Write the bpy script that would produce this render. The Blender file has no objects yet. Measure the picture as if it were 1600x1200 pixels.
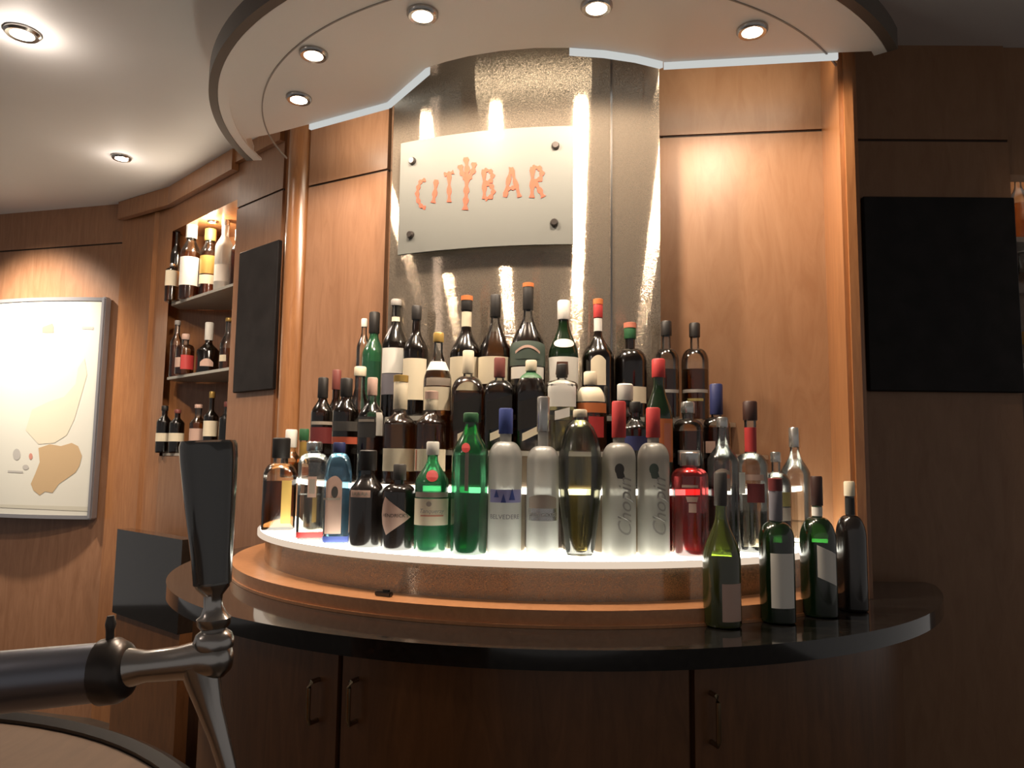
import bpy, bmesh, math, random
from mathutils import Vector, Matrix
random.seed(7)
S = bpy.context.scene
COL = S.collection
PI = math.pi
EYE = 1.254

# ------------------------------------------------------------------ camera
F, PITCH, ROLL = 1165.0, 0.0989, 0.013
_fw = Vector((0, math.cos(PITCH), math.sin(PITCH)))
_u0 = Vector((0, -math.sin(PITCH), math.cos(PITCH)))
_r0 = Vector((1, 0, 0))
_rt = _r0 * math.cos(ROLL) + _u0 * math.sin(ROLL)
_up = _u0 * math.cos(ROLL) - _r0 * math.sin(ROLL)
cd = bpy.data.cameras.new('camera')
cd.sensor_width = 36.0
cd.lens = F / 1600 * 36
cd.clip_start = 0.02
cam = bpy.data.objects.new('camera', cd)
COL.objects.link(cam)
m = Matrix((_rt, _up, -_fw)).transposed().to_4x4()
m.translation = Vector((0, 0, EYE))
cam.matrix_world = m
S.camera = cam

# ------------------------------------------------------------------ world and exposure
w = bpy.data.worlds.new('World'); S.world = w; w.use_nodes = True
bg = w.node_tree.nodes['Background']
bg.inputs[0].default_value = (1.0, 0.92, 0.86, 1)
bg.inputs[1].default_value = 0.21
S.view_settings.view_transform = 'Standard'
S.view_settings.look = 'None'
S.view_settings.gamma = 1
S.view_settings.use_curve_mapping = False
S.view_settings.exposure = 0.0
S.cycles.transparent_max_bounces = 40
S.cycles.max_bounces = 9
S.cycles.glossy_bounces = 5
S.cycles.caustics_reflective = False
S.cycles.caustics_refractive = False
S.cycles.sample_clamp_indirect = 4

WARM = (1.0, 0.80, 0.61)
DISC_Z = EYE + 1.05
CEIL_Z = EYE + 1.26


def light(kind, name, loc, power, color=WARM, size=0.03, spot=None, blend=0.5, aim=None):
    d = bpy.data.lights.new(name, kind)
    d.energy = power; d.color = color; d.shadow_soft_size = size
    if kind == 'SPOT':
        d.spot_size = math.radians(spot); d.spot_blend = blend
    o = bpy.data.objects.new(name, d); COL.objects.link(o); o.location = loc
    if aim is not None:
        o.rotation_euler = (Vector(aim) - Vector(loc)).to_track_quat('-Z', 'Y').to_euler()
    return o

# the five spots of the round soffit: position, aim on the display, power
SPOTS = [((-0.531, 1.859), 20), ((-0.639, 2.104), 11), ((-0.224, 1.677), 35), ((0.185, 1.637), 35), ((0.575, 1.725), 14)]
for (sx, sy), pw in SPOTS:
    light('SPOT', 'soffit_spot_light', (sx, sy, DISC_Z - 0.035), pw, WARM, 0.034, 175, 0.22, (sx, sy, 0))
# tubes in the slot between the canopy and the wall, washing the top of the wall
for (cx, cy), rz_, ln, pw in (((-.55, 2.30), -.5, .30, .9), ((.62, 1.93), -.13, .42, .8), ((.02, 1.90), -.16, .40, .25)):
    d = bpy.data.lights.new('cove_tube_light', 'AREA'); d.shape = 'RECTANGLE'; d.size = ln; d.size_y = .02; d.energy = pw; d.color = (1, .86, .66)
    o = bpy.data.objects.new('cove_tube_light', d); COL.objects.link(o); o.location = (cx, cy, DISC_Z + .03)
    o.rotation_euler = (Matrix.Rotation(rz_, 3, 'Z') @ Matrix.Rotation(math.radians(90), 3, 'X')).to_euler()
# room lamps on the left, and one added fill out of view
ROOM = [((-1.491, 2.136), 1.6), ((-1.682, 3.079), .5)]
for (sx, sy), pw in ROOM:
    light('POINT', 'ceiling_lamp_light', (sx, sy, CEIL_Z - 0.07), pw, (1.0, 0.86, 0.74), 0.03)
light('SPOT', 'poster_picture_light', (-2.62, 3.25, CEIL_Z - 0.05), 180, (1, .86, .70), 0.04, 90, 1.0, (-2.45, 3.78, 1.55))
light('POINT', 'niche_lamp_light', (-1.365, 3.245, EYE + 1.005), 6, (1, .82, .62), 0.02)
light('SPOT', 'ceiling_downlight', (-1.491, 2.136, CEIL_Z - .03), 85, (1, .82, .66), .04, 140, 1.0, (-1.75, 2.5, 0))
light('SPOT', 'ceiling_downlight', (-1.682, 3.079, CEIL_Z - .03), 13, (1, .82, .66), .03, 140, 1.0, (-1.72, 3.1, 0))
light('POINT', 'room_fill_light', (-2.2, 0.3, 2.3), 5, (1.0, 0.83, 0.72), 0.10)  # added fill light with no fitting, out of view to the left
light('POINT', 'side_shelf_light', (1.72, 2.42, EYE + 1.0), 5.0, (1, .9, .78), 0.02)

# ------------------------------------------------------------------ pixel helpers: a point of the place seen at (x, y) of a 1600x1200 frame
def ray(x, y):
    return _fw * F + _rt * (x - 800) + _up * (600 - y)

def at_d(x, y, Y):
    r = ray(x, y); k = Y / r.y
    return Vector((r.x * k, Y, r.z * k + EYE))

def at_z(x, y, z):
    r = ray(x, y); k = (z - EYE) / r.z
    return Vector((r.x * k, r.y * k, z))

def at_wall(x, y, p, q):
    r = ray(x, y); d = Vector((q[0] - p[0], q[1] - p[1])); n = Vector((d.y, -d.x))
    k = (n.x * p[0] + n.y * p[1]) / (n.x * r.x + n.y * r.y)
    return Vector((r.x * k, r.y * k, r.z * k + EYE))

# ------------------------------------------------------------------ materials
MATS = {}
def _nt(name):
    mt = bpy.data.materials.new(name); mt.use_nodes = True
    nt = mt.node_tree; nt.nodes.clear()
    out = nt.nodes.new('ShaderNodeOutputMaterial')
    return mt, nt, out

def pbr(name, color, rough=0.5, metal=0.0, coat=0.0, coat_rough=0.1, emit=None, estr=0, aniso=0, noise=None, trans=0, spec=0.5):
    if name in MATS: return MATS[name]
    mt, nt, out = _nt(name)
    b = nt.nodes.new('ShaderNodeBsdfPrincipled')
    b.inputs['Base Color'].default_value = (*color, 1)
    b.inputs['Roughness'].default_value = rough
    b.inputs['Metallic'].default_value = metal
    b.inputs['Coat Weight'].default_value = coat
    b.inputs['Coat Roughness'].default_value = coat_rough
    b.inputs['Specular IOR Level'].default_value = spec
    b.inputs['Transmission Weight'].default_value = trans
    if emit:
        b.inputs['Emission Color'].default_value = (*emit, 1)
        b.inputs['Emission Strength'].default_value = estr
    if noise:
        sc, amt = noise
        tc = nt.nodes.new('ShaderNodeTexCoord')
        n = nt.nodes.new('ShaderNodeTexNoise'); n.inputs['Scale'].default_value = sc; n.inputs['Detail'].default_value = 6
        nt.links.new(tc.outputs['Object'], n.inputs['Vector'])
        r = nt.nodes.new('ShaderNodeValToRGB')
        r.color_ramp.elements[0].position = .3; r.color_ramp.elements[1].position = .7
        r.color_ramp.elements[0].color = (*[c * (1 - amt) for c in color], 1)
        r.color_ramp.elements[1].color = (*[min(1, c * (1 + amt)) for c in color], 1)
        nt.links.new(n.outputs['Fac'], r.inputs['Fac'])
        nt.links.new(r.outputs['Color'], b.inputs['Base Color'])
    if aniso:
        b.inputs['Anisotropic'].default_value = aniso; b.inputs['Anisotropic Rotation'].default_value = .25
        t = nt.nodes.new('ShaderNodeTangent'); t.direction_type = 'RADIAL'; t.axis = 'Z'
        nt.links.new(t.outputs['Tangent'], b.inputs['Tangent'])
    nt.links.new(b.outputs[0], out.inputs[0])
    MATS[name] = mt
    return mt

def wood(name, base, dark, scale=(3, 3, .45), rough=.40, coat=.22, tilt=0.0, coat_rough=.27):
    if name in MATS: return MATS[name]
    mt, nt, out = _nt(name)
    tc = nt.nodes.new('ShaderNodeTexCoord')
    mp = nt.nodes.new('ShaderNodeMapping')
    mp.inputs['Scale'].default_value = scale; mp.inputs['Rotation'].default_value = (0, tilt, 0)
    nt.links.new(tc.outputs['Object'], mp.inputs['Vector'])
    n = nt.nodes.new('ShaderNodeTexNoise'); n.inputs['Scale'].default_value = 9; n.inputs['Detail'].default_value = 9
    n.inputs['Roughness'].default_value = .62; n.inputs['Distortion'].default_value = 1.4
    nt.links.new(mp.outputs[0], n.inputs['Vector'])
    r = nt.nodes.new('ShaderNodeValToRGB')
    r.color_ramp.elements[0].position = .3; r.color_ramp.elements[1].position = .72
    r.color_ramp.elements[0].color = (*dark, 1); r.color_ramp.elements[1].color = (*base, 1)
    nt.links.new(n.outputs['Fac'], r.inputs['Fac'])
    b = nt.nodes.new('ShaderNodeBsdfPrincipled')
    b.inputs['Roughness'].default_value = rough
    b.inputs['Coat Weight'].default_value = coat; b.inputs['Coat Roughness'].default_value = coat_rough
    nt.links.new(r.outputs['Color'], b.inputs['Base Color'])
    nt.links.new(b.outputs[0], out.inputs[0])
    MATS[name] = mt
    return mt

def glass(name, tint, edge=0.45, body=0.0, body_col=None, gl=1.0, rough=0.15):
    """Clear blown glass: tinted see-through, darker where the wall is seen edge on, glossy skin, optionally a little milkiness."""
    if name in MATS: return MATS[name]
    mt, nt, out = _nt(name)
    lw = nt.nodes.new('ShaderNodeLayerWeight'); lw.inputs['Blend'].default_value = .35
    mixc = nt.nodes.new('ShaderNodeMix'); mixc.data_type = 'RGBA'
    mixc.inputs['A'].default_value = (*tint, 1); mixc.inputs['B'].default_value = (*[c * edge for c in tint], 1)
    nt.links.new(lw.outputs['Facing'], mixc.inputs['Factor'])
    tr = nt.nodes.new('ShaderNodeBsdfTransparent')
    nt.links.new(mixc.outputs['Result'], tr.inputs[0])
    last = tr
    if body > 0:
        bc = body_col or tint
        df = nt.nodes.new('ShaderNodeBsdfDiffuse'); df.inputs[0].default_value = (*bc, 1)
        tl = nt.nodes.new('ShaderNodeBsdfTranslucent'); tl.inputs[0].default_value = (*bc, 1)
        m0 = nt.nodes.new('ShaderNodeMixShader'); m0.inputs[0].default_value = .5
        nt.links.new(df.outputs[0], m0.inputs[1]); nt.links.new(tl.outputs[0], m0.inputs[2])
        m1 = nt.nodes.new('ShaderNodeMixShader'); m1.inputs[0].default_value = body
        nt.links.new(tr.outputs[0], m1.inputs[1]); nt.links.new(m0.outputs[0], m1.inputs[2])
        last = m1
    if gl > 0:
        fr = nt.nodes.new('ShaderNodeFresnel'); fr.inputs['IOR'].default_value = 1.8
        g = nt.nodes.new('ShaderNodeBsdfGlossy'); g.inputs['Roughness'].default_value = rough
        g.inputs[0].default_value = (gl, gl, gl, 1)
        m2 = nt.nodes.new('ShaderNodeMixShader')
        nt.links.new(fr.outputs[0], m2.inputs[0])
        nt.links.new(last.outputs[0], m2.inputs[1]); nt.links.new(g.outputs[0], m2.inputs[2])
        last = m2
    nt.links.new(last.outputs[0], out.inputs[0])
    MATS[name] = mt
    return mt

def emitter(name, color, strength):
    if name in MATS: return MATS[name]
    mt, nt, out = _nt(name)
    e = nt.nodes.new('ShaderNodeEmission'); e.inputs[0].default_value = (*color, 1); e.inputs[1].default_value = strength
    nt.links.new(e.outputs[0], out.inputs[0]); MATS[name] = mt
    return mt

WOOD = wood('honey_wood_veneer', (.355, .185, .102), (.255, .122, .062))
WOODD = wood('diagonal_wood_veneer', (.30, .165, .088), (.235, .118, .057), (2.2, 2.2, .5), .44, .10, .6, .34)
WOODP = wood('pillar_wood', (.40, .18, .07), (.27, .11, .04), (6, 6, .5), .28, .5)
WOODK = wood('cabinet_wood', (.20, .085, .032), (.12, .05, .018), (3, 3, .5), .35, .3)
LEDGE = wood('ledge_wood', (.62, .29, .13), (.5, .22, .09), (4, 4, 4), .3, .4)
def brushed(name, color, rough, tilt, metal):
    """horizontally brushed steel: fine scratches tip the surface up and down"""
    mt, nt, out = _nt(name)
    tc = nt.nodes.new('ShaderNodeTexCoord')
    mp = nt.nodes.new('ShaderNodeMapping'); mp.inputs['Scale'].default_value = (700, 700, 3500)
    nt.links.new(tc.outputs['Object'], mp.inputs['Vector'])
    fl = nt.nodes.new('ShaderNodeVectorMath'); fl.operation = 'FLOOR'; nt.links.new(mp.outputs[0], fl.inputs[0])
    wn = nt.nodes.new('ShaderNodeTexWhiteNoise'); wn.noise_dimensions = '3D'; nt.links.new(fl.outputs[0], wn.inputs['Vector'])
    sp = nt.nodes.new('ShaderNodeSeparateColor'); nt.links.new(wn.outputs['Color'], sp.inputs[0])
    a1 = nt.nodes.new('ShaderNodeMath'); a1.operation = 'ADD'; nt.links.new(sp.outputs[0], a1.inputs[0]); nt.links.new(sp.outputs[1], a1.inputs[1])
    a2 = nt.nodes.new('ShaderNodeMath'); a2.operation = 'MULTIPLY_ADD'; nt.links.new(a1.outputs[0], a2.inputs[0]); a2.inputs[1].default_value = tilt; a2.inputs[2].default_value = -tilt
    cx = nt.nodes.new('ShaderNodeCombineXYZ'); nt.links.new(a2.outputs[0], cx.inputs[2])
    ge = nt.nodes.new('ShaderNodeNewGeometry')
    ad = nt.nodes.new('ShaderNodeVectorMath'); ad.operation = 'ADD'; nt.links.new(ge.outputs['Normal'], ad.inputs[0]); nt.links.new(cx.outputs[0], ad.inputs[1])
    no = nt.nodes.new('ShaderNodeVectorMath'); no.operation = 'NORMALIZE'; nt.links.new(ad.outputs[0], no.inputs[0])
    b = nt.nodes.new('ShaderNodeBsdfPrincipled')
    b.inputs['Base Color'].default_value = (*color, 1); b.inputs['Roughness'].default_value = rough; b.inputs['Metallic'].default_value = metal
    b.inputs['Specular IOR Level'].default_value = .2
    b.inputs['Anisotropic'].default_value = 1.0; b.inputs['Anisotropic Rotation'].default_value = .25
    tg = nt.nodes.new('ShaderNodeTangent'); tg.direction_type = 'RADIAL'; tg.axis = 'Z'; nt.links.new(tg.outputs[0], b.inputs['Tangent'])
    nt.links.new(no.outputs[0], b.inputs['Normal'])
    nt.links.new(b.outputs[0], out.inputs[0]); MATS[name] = mt
    return mt
STEEL = brushed('brushed_bronze_steel', (.50, .42, .33), .125, .52, .84)
DRUM = brushed('brushed_drum_steel', (.44, .35, .26), .15, .52, .84)
RISER = pbr('polished_riser_steel', (.33, .27, .21), .09, 1.0)
CHROME = pbr('chrome', (.46, .44, .42), .22, 1.0)
PIPE = pbr('blue_grey_steel', (.22, .23, .27), .32, .9)
DARKMETAL = pbr('dark_collar_metal', (.07, .06, .055), .3, .6)
GRANITE = pbr('black_granite', (.012, .011, .010), .08, 0, coat=.6, coat_rough=.04, noise=(90, .5))
SLATE = pbr('blackboard_slate', (.012, .010, .010), .55, noise=(14, .4), spec=.25)
CEIL = pbr('matt_ceiling_paint', (.72, .715, .71), .62, noise=(1.3, .05))
SOFFIT = pbr('satin_soffit_paint', (.80, .79, .77), .42)
SOFFIT_EDGE = pbr('dark_soffit_edge', (.10, .08, .065), .5)
WHITE = pbr('white_trim_paint', (.8, .8, .78), .4)
LAMP = emitter('lamp_glow', (1, .88, .72), 40)
COVE = emitter('cove_light_glow', (.93, .95, .92), .62)
LIT = emitter('backlit_acrylic', (1, .965, .82), 9)
LITE = emitter('backlit_acrylic_edge', (1, .80, .62), .78)
LIT2 = emitter('backlit_upper_edge', (1, .95, .82), 4)
SHELFG = pbr('frosted_shelf_glass', (.55, .53, .47), .3, trans=.25)
FLOOR = pbr('dark_floor', (.05, .035, .025), .5, noise=(6, .3))
BLACKM = pbr('black_lacquer', (.010, .009, .009), .25, coat=.3)
BARTOP = wood('bar_top_wood', (.12, .068, .036), (.09, .05, .026), (5, 1, 5), .65, 0)
RED_INK = pbr('red_orange_paint', (.36, .085, .055), .85, spec=.03)
SIGN = glass('frosted_sign_glass', (.80, .82, .78), .85, .74, (.40, .41, .385), .05, .4)
STRIP = pbr('dark_groove', (.03, .014, .006), .6)

# ------------------------------------------------------------------ mesh helpers
def link(name, bm, mat, parent=None, smooth=True, kind=None):
    bmesh.ops.recalc_face_normals(bm, faces=bm.faces)
    me = bpy.data.meshes.new(name); bm.to_mesh(me); bm.free()
    if smooth:
        for p in me.polygons: p.use_smooth = True
    o = bpy.data.objects.new(name, me); COL.objects.link(o)
    if mat is not None: me.materials.append(mat)
    if parent is not None: o.parent = parent
    if kind: o['kind'] = kind
    if smooth:
        try: me.set_sharp_from_angle(angle=math.radians(40))
        except Exception: pass
    return o

def thing(name, label, cat, loc=(0, 0, 0), rz=0, group=None):
    o = bpy.data.objects.new(name, None); COL.objects.link(o)
    o.location = loc; o.rotation_euler = (0, 0, rz); o.empty_display_size = .05
    o['label'] = label; o['category'] = cat
    if group: o['group'] = group
    return o

def tag(o, label, cat, group=None):
    o['label'] = label; o['category'] = cat
    if group: o['group'] = group
    return o

def poly_prism(bm, pts, z0, z1):
    a = [bm.verts.new((x, y, z0)) for x, y in pts]
    b = [bm.verts.new((x, y, z1)) for x, y in pts]
    n = len(pts)
    bm.faces.new(a[::-1]); bm.faces.new(b)
    for i in range(n):
        bm.faces.new((a[i], a[(i + 1) % n], b[(i + 1) % n], b[i]))

def box(bm, c, s, rz=0):
    mt = Matrix.Translation(c) @ Matrix.Rotation(rz, 4, 'Z') @ Matrix.Diagonal((*s, 1))
    bmesh.ops.create_cube(bm, size=1, matrix=mt)

def wall_prism(bm, p, q, z0, z1, th, off=0.0):
    """wall slab whose visible face runs p->q (left to right as seen by the guest), going th deep away from the guest"""
    d = Vector((q[0] - p[0], q[1] - p[1])).normalized(); n = Vector((-d.y, d.x))
    P = Vector(p) + n * off; Q = Vector(q) + n * off
    pts = [P, Q, Q + n * th, P + n * th]
    poly_prism(bm, [(v.x, v.y) for v in pts], z0, z1)

def lathe(bm, prof, seg=28, center=(0, 0), mat=None):
    rings = []
    for r, z in prof:
        if r < 1e-6:
            rings.append([bm.verts.new((center[0], center[1], z))]); continue
        rings.append([bm.verts.new((center[0] + r * math.cos(2 * PI * i / seg), center[1] + r * math.sin(2 * PI * i / seg), z)) for i in range(seg)])
    for a, b in zip(rings[:-1], rings[1:]):
        for i in range(seg):
            j = (i + 1) % seg
            if len(a) == 1 and len(b) == 1: continue
            if len(a) == 1: bm.faces.new((a[0], b[i], b[j]))
            elif len(b) == 1: bm.faces.new((a[i], a[j], b[0]))
            else: bm.faces.new((a[i], a[j], b[j], b[i]))

def tube(bm, pts, radii, seg=20, caps=True):
    rings = []
    n = len(pts)
    for i, p in enumerate(pts):
        p = Vector(p)
        t = (Vector(pts[min(i + 1, n - 1)]) - Vector(pts[max(i - 1, 0)])).normalized()
        ref = Vector((0, 0, 1)) if abs(t.z) < .9 else Vector((0, 1, 0))
        a = t.cross(ref).normalized(); b = t.cross(a).normalized()
        rings.append([bm.verts.new(p + (a * math.cos(2 * PI * k / seg) + b * math.sin(2 * PI * k / seg)) * radii[i]) for k in range(seg)])
    for a, b in zip(rings[:-1], rings[1:]):
        for k in range(seg):
            bm.faces.new((a[k], a[(k + 1) % seg], b[(k + 1) % seg], b[k]))
    if caps:
        bm.faces.new(rings[0][::-1]); bm.faces.new(rings[-1])

# ------------------------------------------------------------------ plan of the bar (metres, guest's eye at the origin, +Y into the bar)
C = Vector((0.116, 2.4645))              # centre of the round display
CC = Vector((0.225, 3.172)); CR = 1.20  # steel column
FARL = (-3.7, 4.127); FARL0 = (-2.747, 3.879); L195 = (-1.977, 3.679); L250 = (-1.729, 3.531); L300 = (-1.505, 3.37)
NA = (-1.62, 3.452); NB = (-1.145, 2.995); L440 = (-0.885, 2.762)
PLC = Vector((-0.785, 2.672)); PLR = .052
C1 = (-0.431, 2.434); C4 = (0.442, 2.145)
K1 = (-0.361, 2.125); K4 = (0.399, 1.985)          # corners of the steel column
WL = (-0.742, 2.606)
PRC = Vector((0.938, 2.105)); PRR = .040
WR = (0.905, 2.083)
R1 = (0.93, 2.15); R2 = (1.472, 2.142)
Z_TOP = CEIL_Z
Z_CT0 = EYE - .3337

def ang_on(c, p): return math.atan2(p[1] - c[1], p[0] - c[0])
def col_arc(n=24, r=CR, gap=.0):
    a0 = ang_on(CC, K4); a1 = ang_on(CC, K1)
    if a1 > 0: a1 -= 2 * PI
    return [(CC.x + (r + gap) * math.cos(a0 + (a1 - a0) * i / n), CC.y + (r + gap) * math.sin(a0 + (a1 - a0) * i / n)) for i in range(n + 1)]

# back line from the right end to the left end, everything in front of it is free space
FIN = [(.846, 1.864), (.893, 1.864), (.960, 2.16), (.908, 2.16)]
BACK = [R2, R1, WR, C4] + col_arc(24, CR, .004) + [C1, WL, (PLC.x, PLC.y - PLR - .002), (PLC.x - PLR, PLC.y - .01), L440, NB, NA, L195]

BACK2 = [(.842, 1.60), (.842, 1.860), (.900, 2.080)] + BACK[3:]
def clip_disc(r, c=C, n=72):
    """outline of a disc of radius r in front of the walls"""
    hits = []; BK = BACK if r > .99 else BACK2
    for i in range(len(BK) - 1):
        p = Vector(BK[i]) - c; q = Vector(BK[i + 1]) - c; d = q - p
        A = d.dot(d); B = 2 * p.dot(d); K = p.dot(p) - r * r
        D = B * B - 4 * A * K
        if D <= 0: continue
        for s in (-1, 1):
            t = (-B + s * math.sqrt(D)) / (2 * A)
            if 0 <= t < 1: hits.append((i + t, p + d * t))
    hits.sort(key=lambda h: h[0])
    (i0, h0), (i1, h1) = hits[0], hits[-1]
    a0 = math.atan2(h0.y, h0.x); a1 = math.atan2(h1.y, h1.x)
    while a0 > 0.6: a0 -= 2 * PI
    while a1 > a0: a1 -= 2 * PI
    arc = [(c.x + r * math.cos(a0 + (a1 - a0) * k / n), c.y + r * math.sin(a0 + (a1 - a0) * k / n)) for k in range(n + 1)]
    back = [BK[k] for k in range(int(math.floor(i1)), int(math.ceil(i0)) - 1, -1)]
    return arc + back, (a0, a1)

def arc_band(bm, prof, a0, a1, c=C, n=72):
    """sweep a closed (r, z) profile along an arc"""
    rings = []
    for k in range(n + 1):
        a = a0 + (a1 - a0) * k / n
        rings.append([bm.verts.new((c.x + r * math.cos(a), c.y + r * math.sin(a), z)) for r, z in prof])
    m_ = len(prof)
    for A, B in zip(rings[:-1], rings[1:]):
        for k in range(m_):
            bm.faces.new((A[k], A[(k + 1) % m_], B[(k + 1) % m_], B[k]))
    bm.faces.new(rings[0]); bm.faces.new(rings[-1][::-1])

# ------------------------------------------------------------------ the setting
def structure(name, bm, mat, smooth=False): return link(name, bm, mat, None, smooth, 'structure')

bm = bmesh.new(); box(bm, (-.4, 1.5, -.03), (9, 7.4, .06)); structure('floor', bm, FLOOR)
bm = bmesh.new(); box(bm, (-.4, 1.5, CEIL_Z + .03), (9, 7.4, .06)); structure('ceiling', bm, CEIL)

GZ_R = at_wall(1170, 208, C4, WR).z
GZ_L = at_wall(540, 279, C1, WL).z
GZ_F = at_wall(100, 386, FARL, L195).z
GZ_P = at_wall(410, 309, NB, L440).z

def lerp2(p, q, t): return (p[0] + (q[0] - p[0]) * t, p[1] + (q[1] - p[1]) * t)
def panelled(name, p, q, gz, mat_lo, mat_hi=None, th=.08, z0=0, z1=Z_TOP, g=.004):
    bm = bmesh.new(); wall_prism(bm, p, q, z0, gz - g, th); wall_prism(bm, p, q, gz + g, z1, th)
    structure(name, bm, mat_lo)

panelled('wall_far_left', FARL, L195, GZ_F, WOOD)
panelled('wall_left', WL, C1, GZ_L, WOOD)
panelled('wall_back', lerp2(C4, WR, -.06), WR, GZ_R, WOODD)
panelled('wall_right', R1, R2, GZ_R, WOODD)
for nm, p, q, gz in (('trim_1', FARL, L195, GZ_F), ('trim_2', WL, C1, GZ_L), ('trim_3', C4, WR, GZ_R), ('trim_4', R1, R2, GZ_R)):
    bm = bmesh.new(); wall_prism(bm, p, q, gz - .0039, gz + .0039, .06, .006); structure(nm, bm, STRIP)

# niche on the left: jamb, header, side panel and back
bm = bmesh.new()
JP = [L195, L250, L300, NA, (-1.70, 3.62), (-1.95, 3.75)]
JP = [L195, (-1.90, 3.640), (-1.80, 3.585), (-1.70, 3.517), NA, (-1.72, 3.60), (-1.96, 3.74)]
poly_prism(bm, JP, 0, Z_TOP); structure('wall_jamb', bm, WOODP, True)
HEAD_Z = EYE + 1.05
bm = bmesh.new(); wall_prism(bm, NA, NB, HEAD_Z, Z_TOP, .05); structure('wall_header', bm, WOODP)
bm = bmesh.new(); wall_prism(bm, NA, NB, 0, EYE - .012, .05); structure('wall_dado', bm, WOOD)
bm = bmesh.new(); box(bm, (-1.45, 3.56, Z_TOP / 2), (.60, .05, Z_TOP)); structure('wall_niche_back', bm, WOODP)
bm = bmesh.new(); poly_prism(bm, [(-1.60, 3.475), (-1.18, 3.07), (-1.26, 3.53), (-1.60, 3.53)], HEAD_Z + .001, HEAD_Z + .03); structure('ceiling_niche', bm, WOODP)
bm = bmesh.new(); wall_prism(bm, NB, L440, 0, GZ_P - .004, .05); wall_prism(bm, NB, L440, GZ_P + .004, Z_TOP, .05)
structure('wall_panel', bm, WOOD)
bm = bmesh.new(); wall_prism(bm, NB, L440, GZ_P - .0039, GZ_P + .0039, .04, .006); structure('trim_5', bm, STRIP)
bm = bmesh.new(); wall_prism(bm, (-1.10, 3.02), (-1.23, 3.53), 0, Z_TOP, .03); structure('wall_niche_side', bm, WOODP)
# curved cornice under the ceiling on the left
bm = bmesh.new()
wall_prism(bm, L195, NA, Z_TOP - .09, Z_TOP - .002, .03, -.032)
wall_prism(bm, NA, NB, Z_TOP - .09, Z_TOP - .002, .03, -.032)
wall_prism(bm, NB, L440, Z_TOP - .06, Z_TOP - .002, .02, -.022)
structure('trim_6', bm, WOODP)

def pillar(name, c, r):
    bm = bmesh.new(); lathe(bm, [(0, 0), (r, 0), (r, CEIL_Z - .0005), (0, CEIL_Z - .0005)], 32, c)
    return structure(name, bm, WOODP, True)
pillar('wall_pillar_left', PLC, PLR)
bm = bmesh.new(); poly_prism(bm, FIN, Z_CT0 + .0005, CEIL_Z - .001)
bmesh.ops.bevel(bm, geom=[e for e in bm.edges if abs(e.verts[0].co.z - e.verts[1].co.z) > .1], offset=.012, segments=4, affect='EDGES')
structure('wall_pillar_right', bm, WOODP, True)
bm = bmesh.new(); wall_prism(bm, L440, (PLC.x, PLC.y + .01), 0, Z_TOP, .05, .01); structure('wall_pillar_back', bm, WOODP)

# steel column (rounded front of the back wall)
bm = bmesh.new()
A = col_arc(60)
poly_prism(bm, A + [(C1[0] + .005, C1[1] + .03), (C4[0] - .005, C4[1] + .03)], 0, CEIL_Z - .001)
column = structure('wall_column', bm, STEEL, True)
column.location = (0, 0, 0)

# upright bead joining the two sheets of the column
def col_px(x):
    r = ray(x, 400); d = Vector((r.x, r.y)).normalized(); b = d.dot(CC); p = d * (b - math.sqrt(b * b - (CC.dot(CC) - CR * CR))); return ang_on(CC, p)
bm = bmesh.new(); _a = col_px(955); arc_band(bm, [(CR + .0006, .95), (CR + .004, .95), (CR + .004, CEIL_Z - .02), (CR + .0006, CEIL_Z - .02)], _a - .0022, _a + .0022, CC, 2)
structure('trim_7', bm, CHROME)

# ------------------------------------------------------------------ round ceiling soffit with its five spots
RC = Vector((0.116, 2.4645)); RR = 1.076
CB = [(.835, 1.825), (.392, 1.884)]                                   # back edge, following wall and column
CB += [(RC.x + .645 * math.cos(a), RC.y + .645 * math.sin(a)) for a in [math.radians(d) for d in (-65, -72, -80, -88, -96, -104, -112, -118, -124)]]
CB += [(-.384, 2.13), (-.66, 2.285), (-.80, 2.36)]
soffit = thing('round_ceiling_canopy', 'large round dropped ceiling canopy over the bottle display with dark rim', 'ceiling canopy', (RC.x, RC.y, DISC_Z))
sa0 = math.radians(-38); sa1 = math.radians(-186)
arcp = [(RC.x + (RR - .02) * math.cos(sa0 + (sa1 - sa0) * k / 90), RC.y + (RR - .02) * math.sin(sa0 + (sa1 - sa0) * k / 90)) for k in range(91)]
bm = bmesh.new(); poly_prism(bm, [(x - RC.x, y - RC.y) for x, y in arcp + [(-.90, 2.40)] + CB[::-1]], 0, .05)
link('canopy_panel', bm, SOFFIT, soffit, False)
bm = bmesh.new()
arc_band(bm, [(RR - .018, -.004), (RR + .006, -.004), (RR + .006, .052), (RR - .018, .052)], sa0, sa1, Vector((0, 0)), 90)
link('canopy_rim', bm, SOFFIT_EDGE, soffit, True)
bm = bmesh.new()
arc_band(bm, [(RR - .050, -.0035), (RR - .019, -.0035), (RR - .019, .004), (RR - .050, .004)], sa0, sa1, Vector((0, 0)), 90)
link('canopy_border', bm, SOFFIT, soffit, True)
bm = bmesh.new()
arc_band(bm, [(RR - .145, -.002), (RR - .141, -.002), (RR - .141, .004), (RR - .145, .004)], sa0, sa1, Vector((0, 0)), 90)
link('canopy_groove', bm, pbr('groove_grey', (.30, .28, .26), .6), soffit, True)
bm = bmesh.new(); box(bm, (-.1, -.85, .13), (.5, .12, .159)); link('canopy_hanger', bm, SOFFIT, soffit, False)

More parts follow.
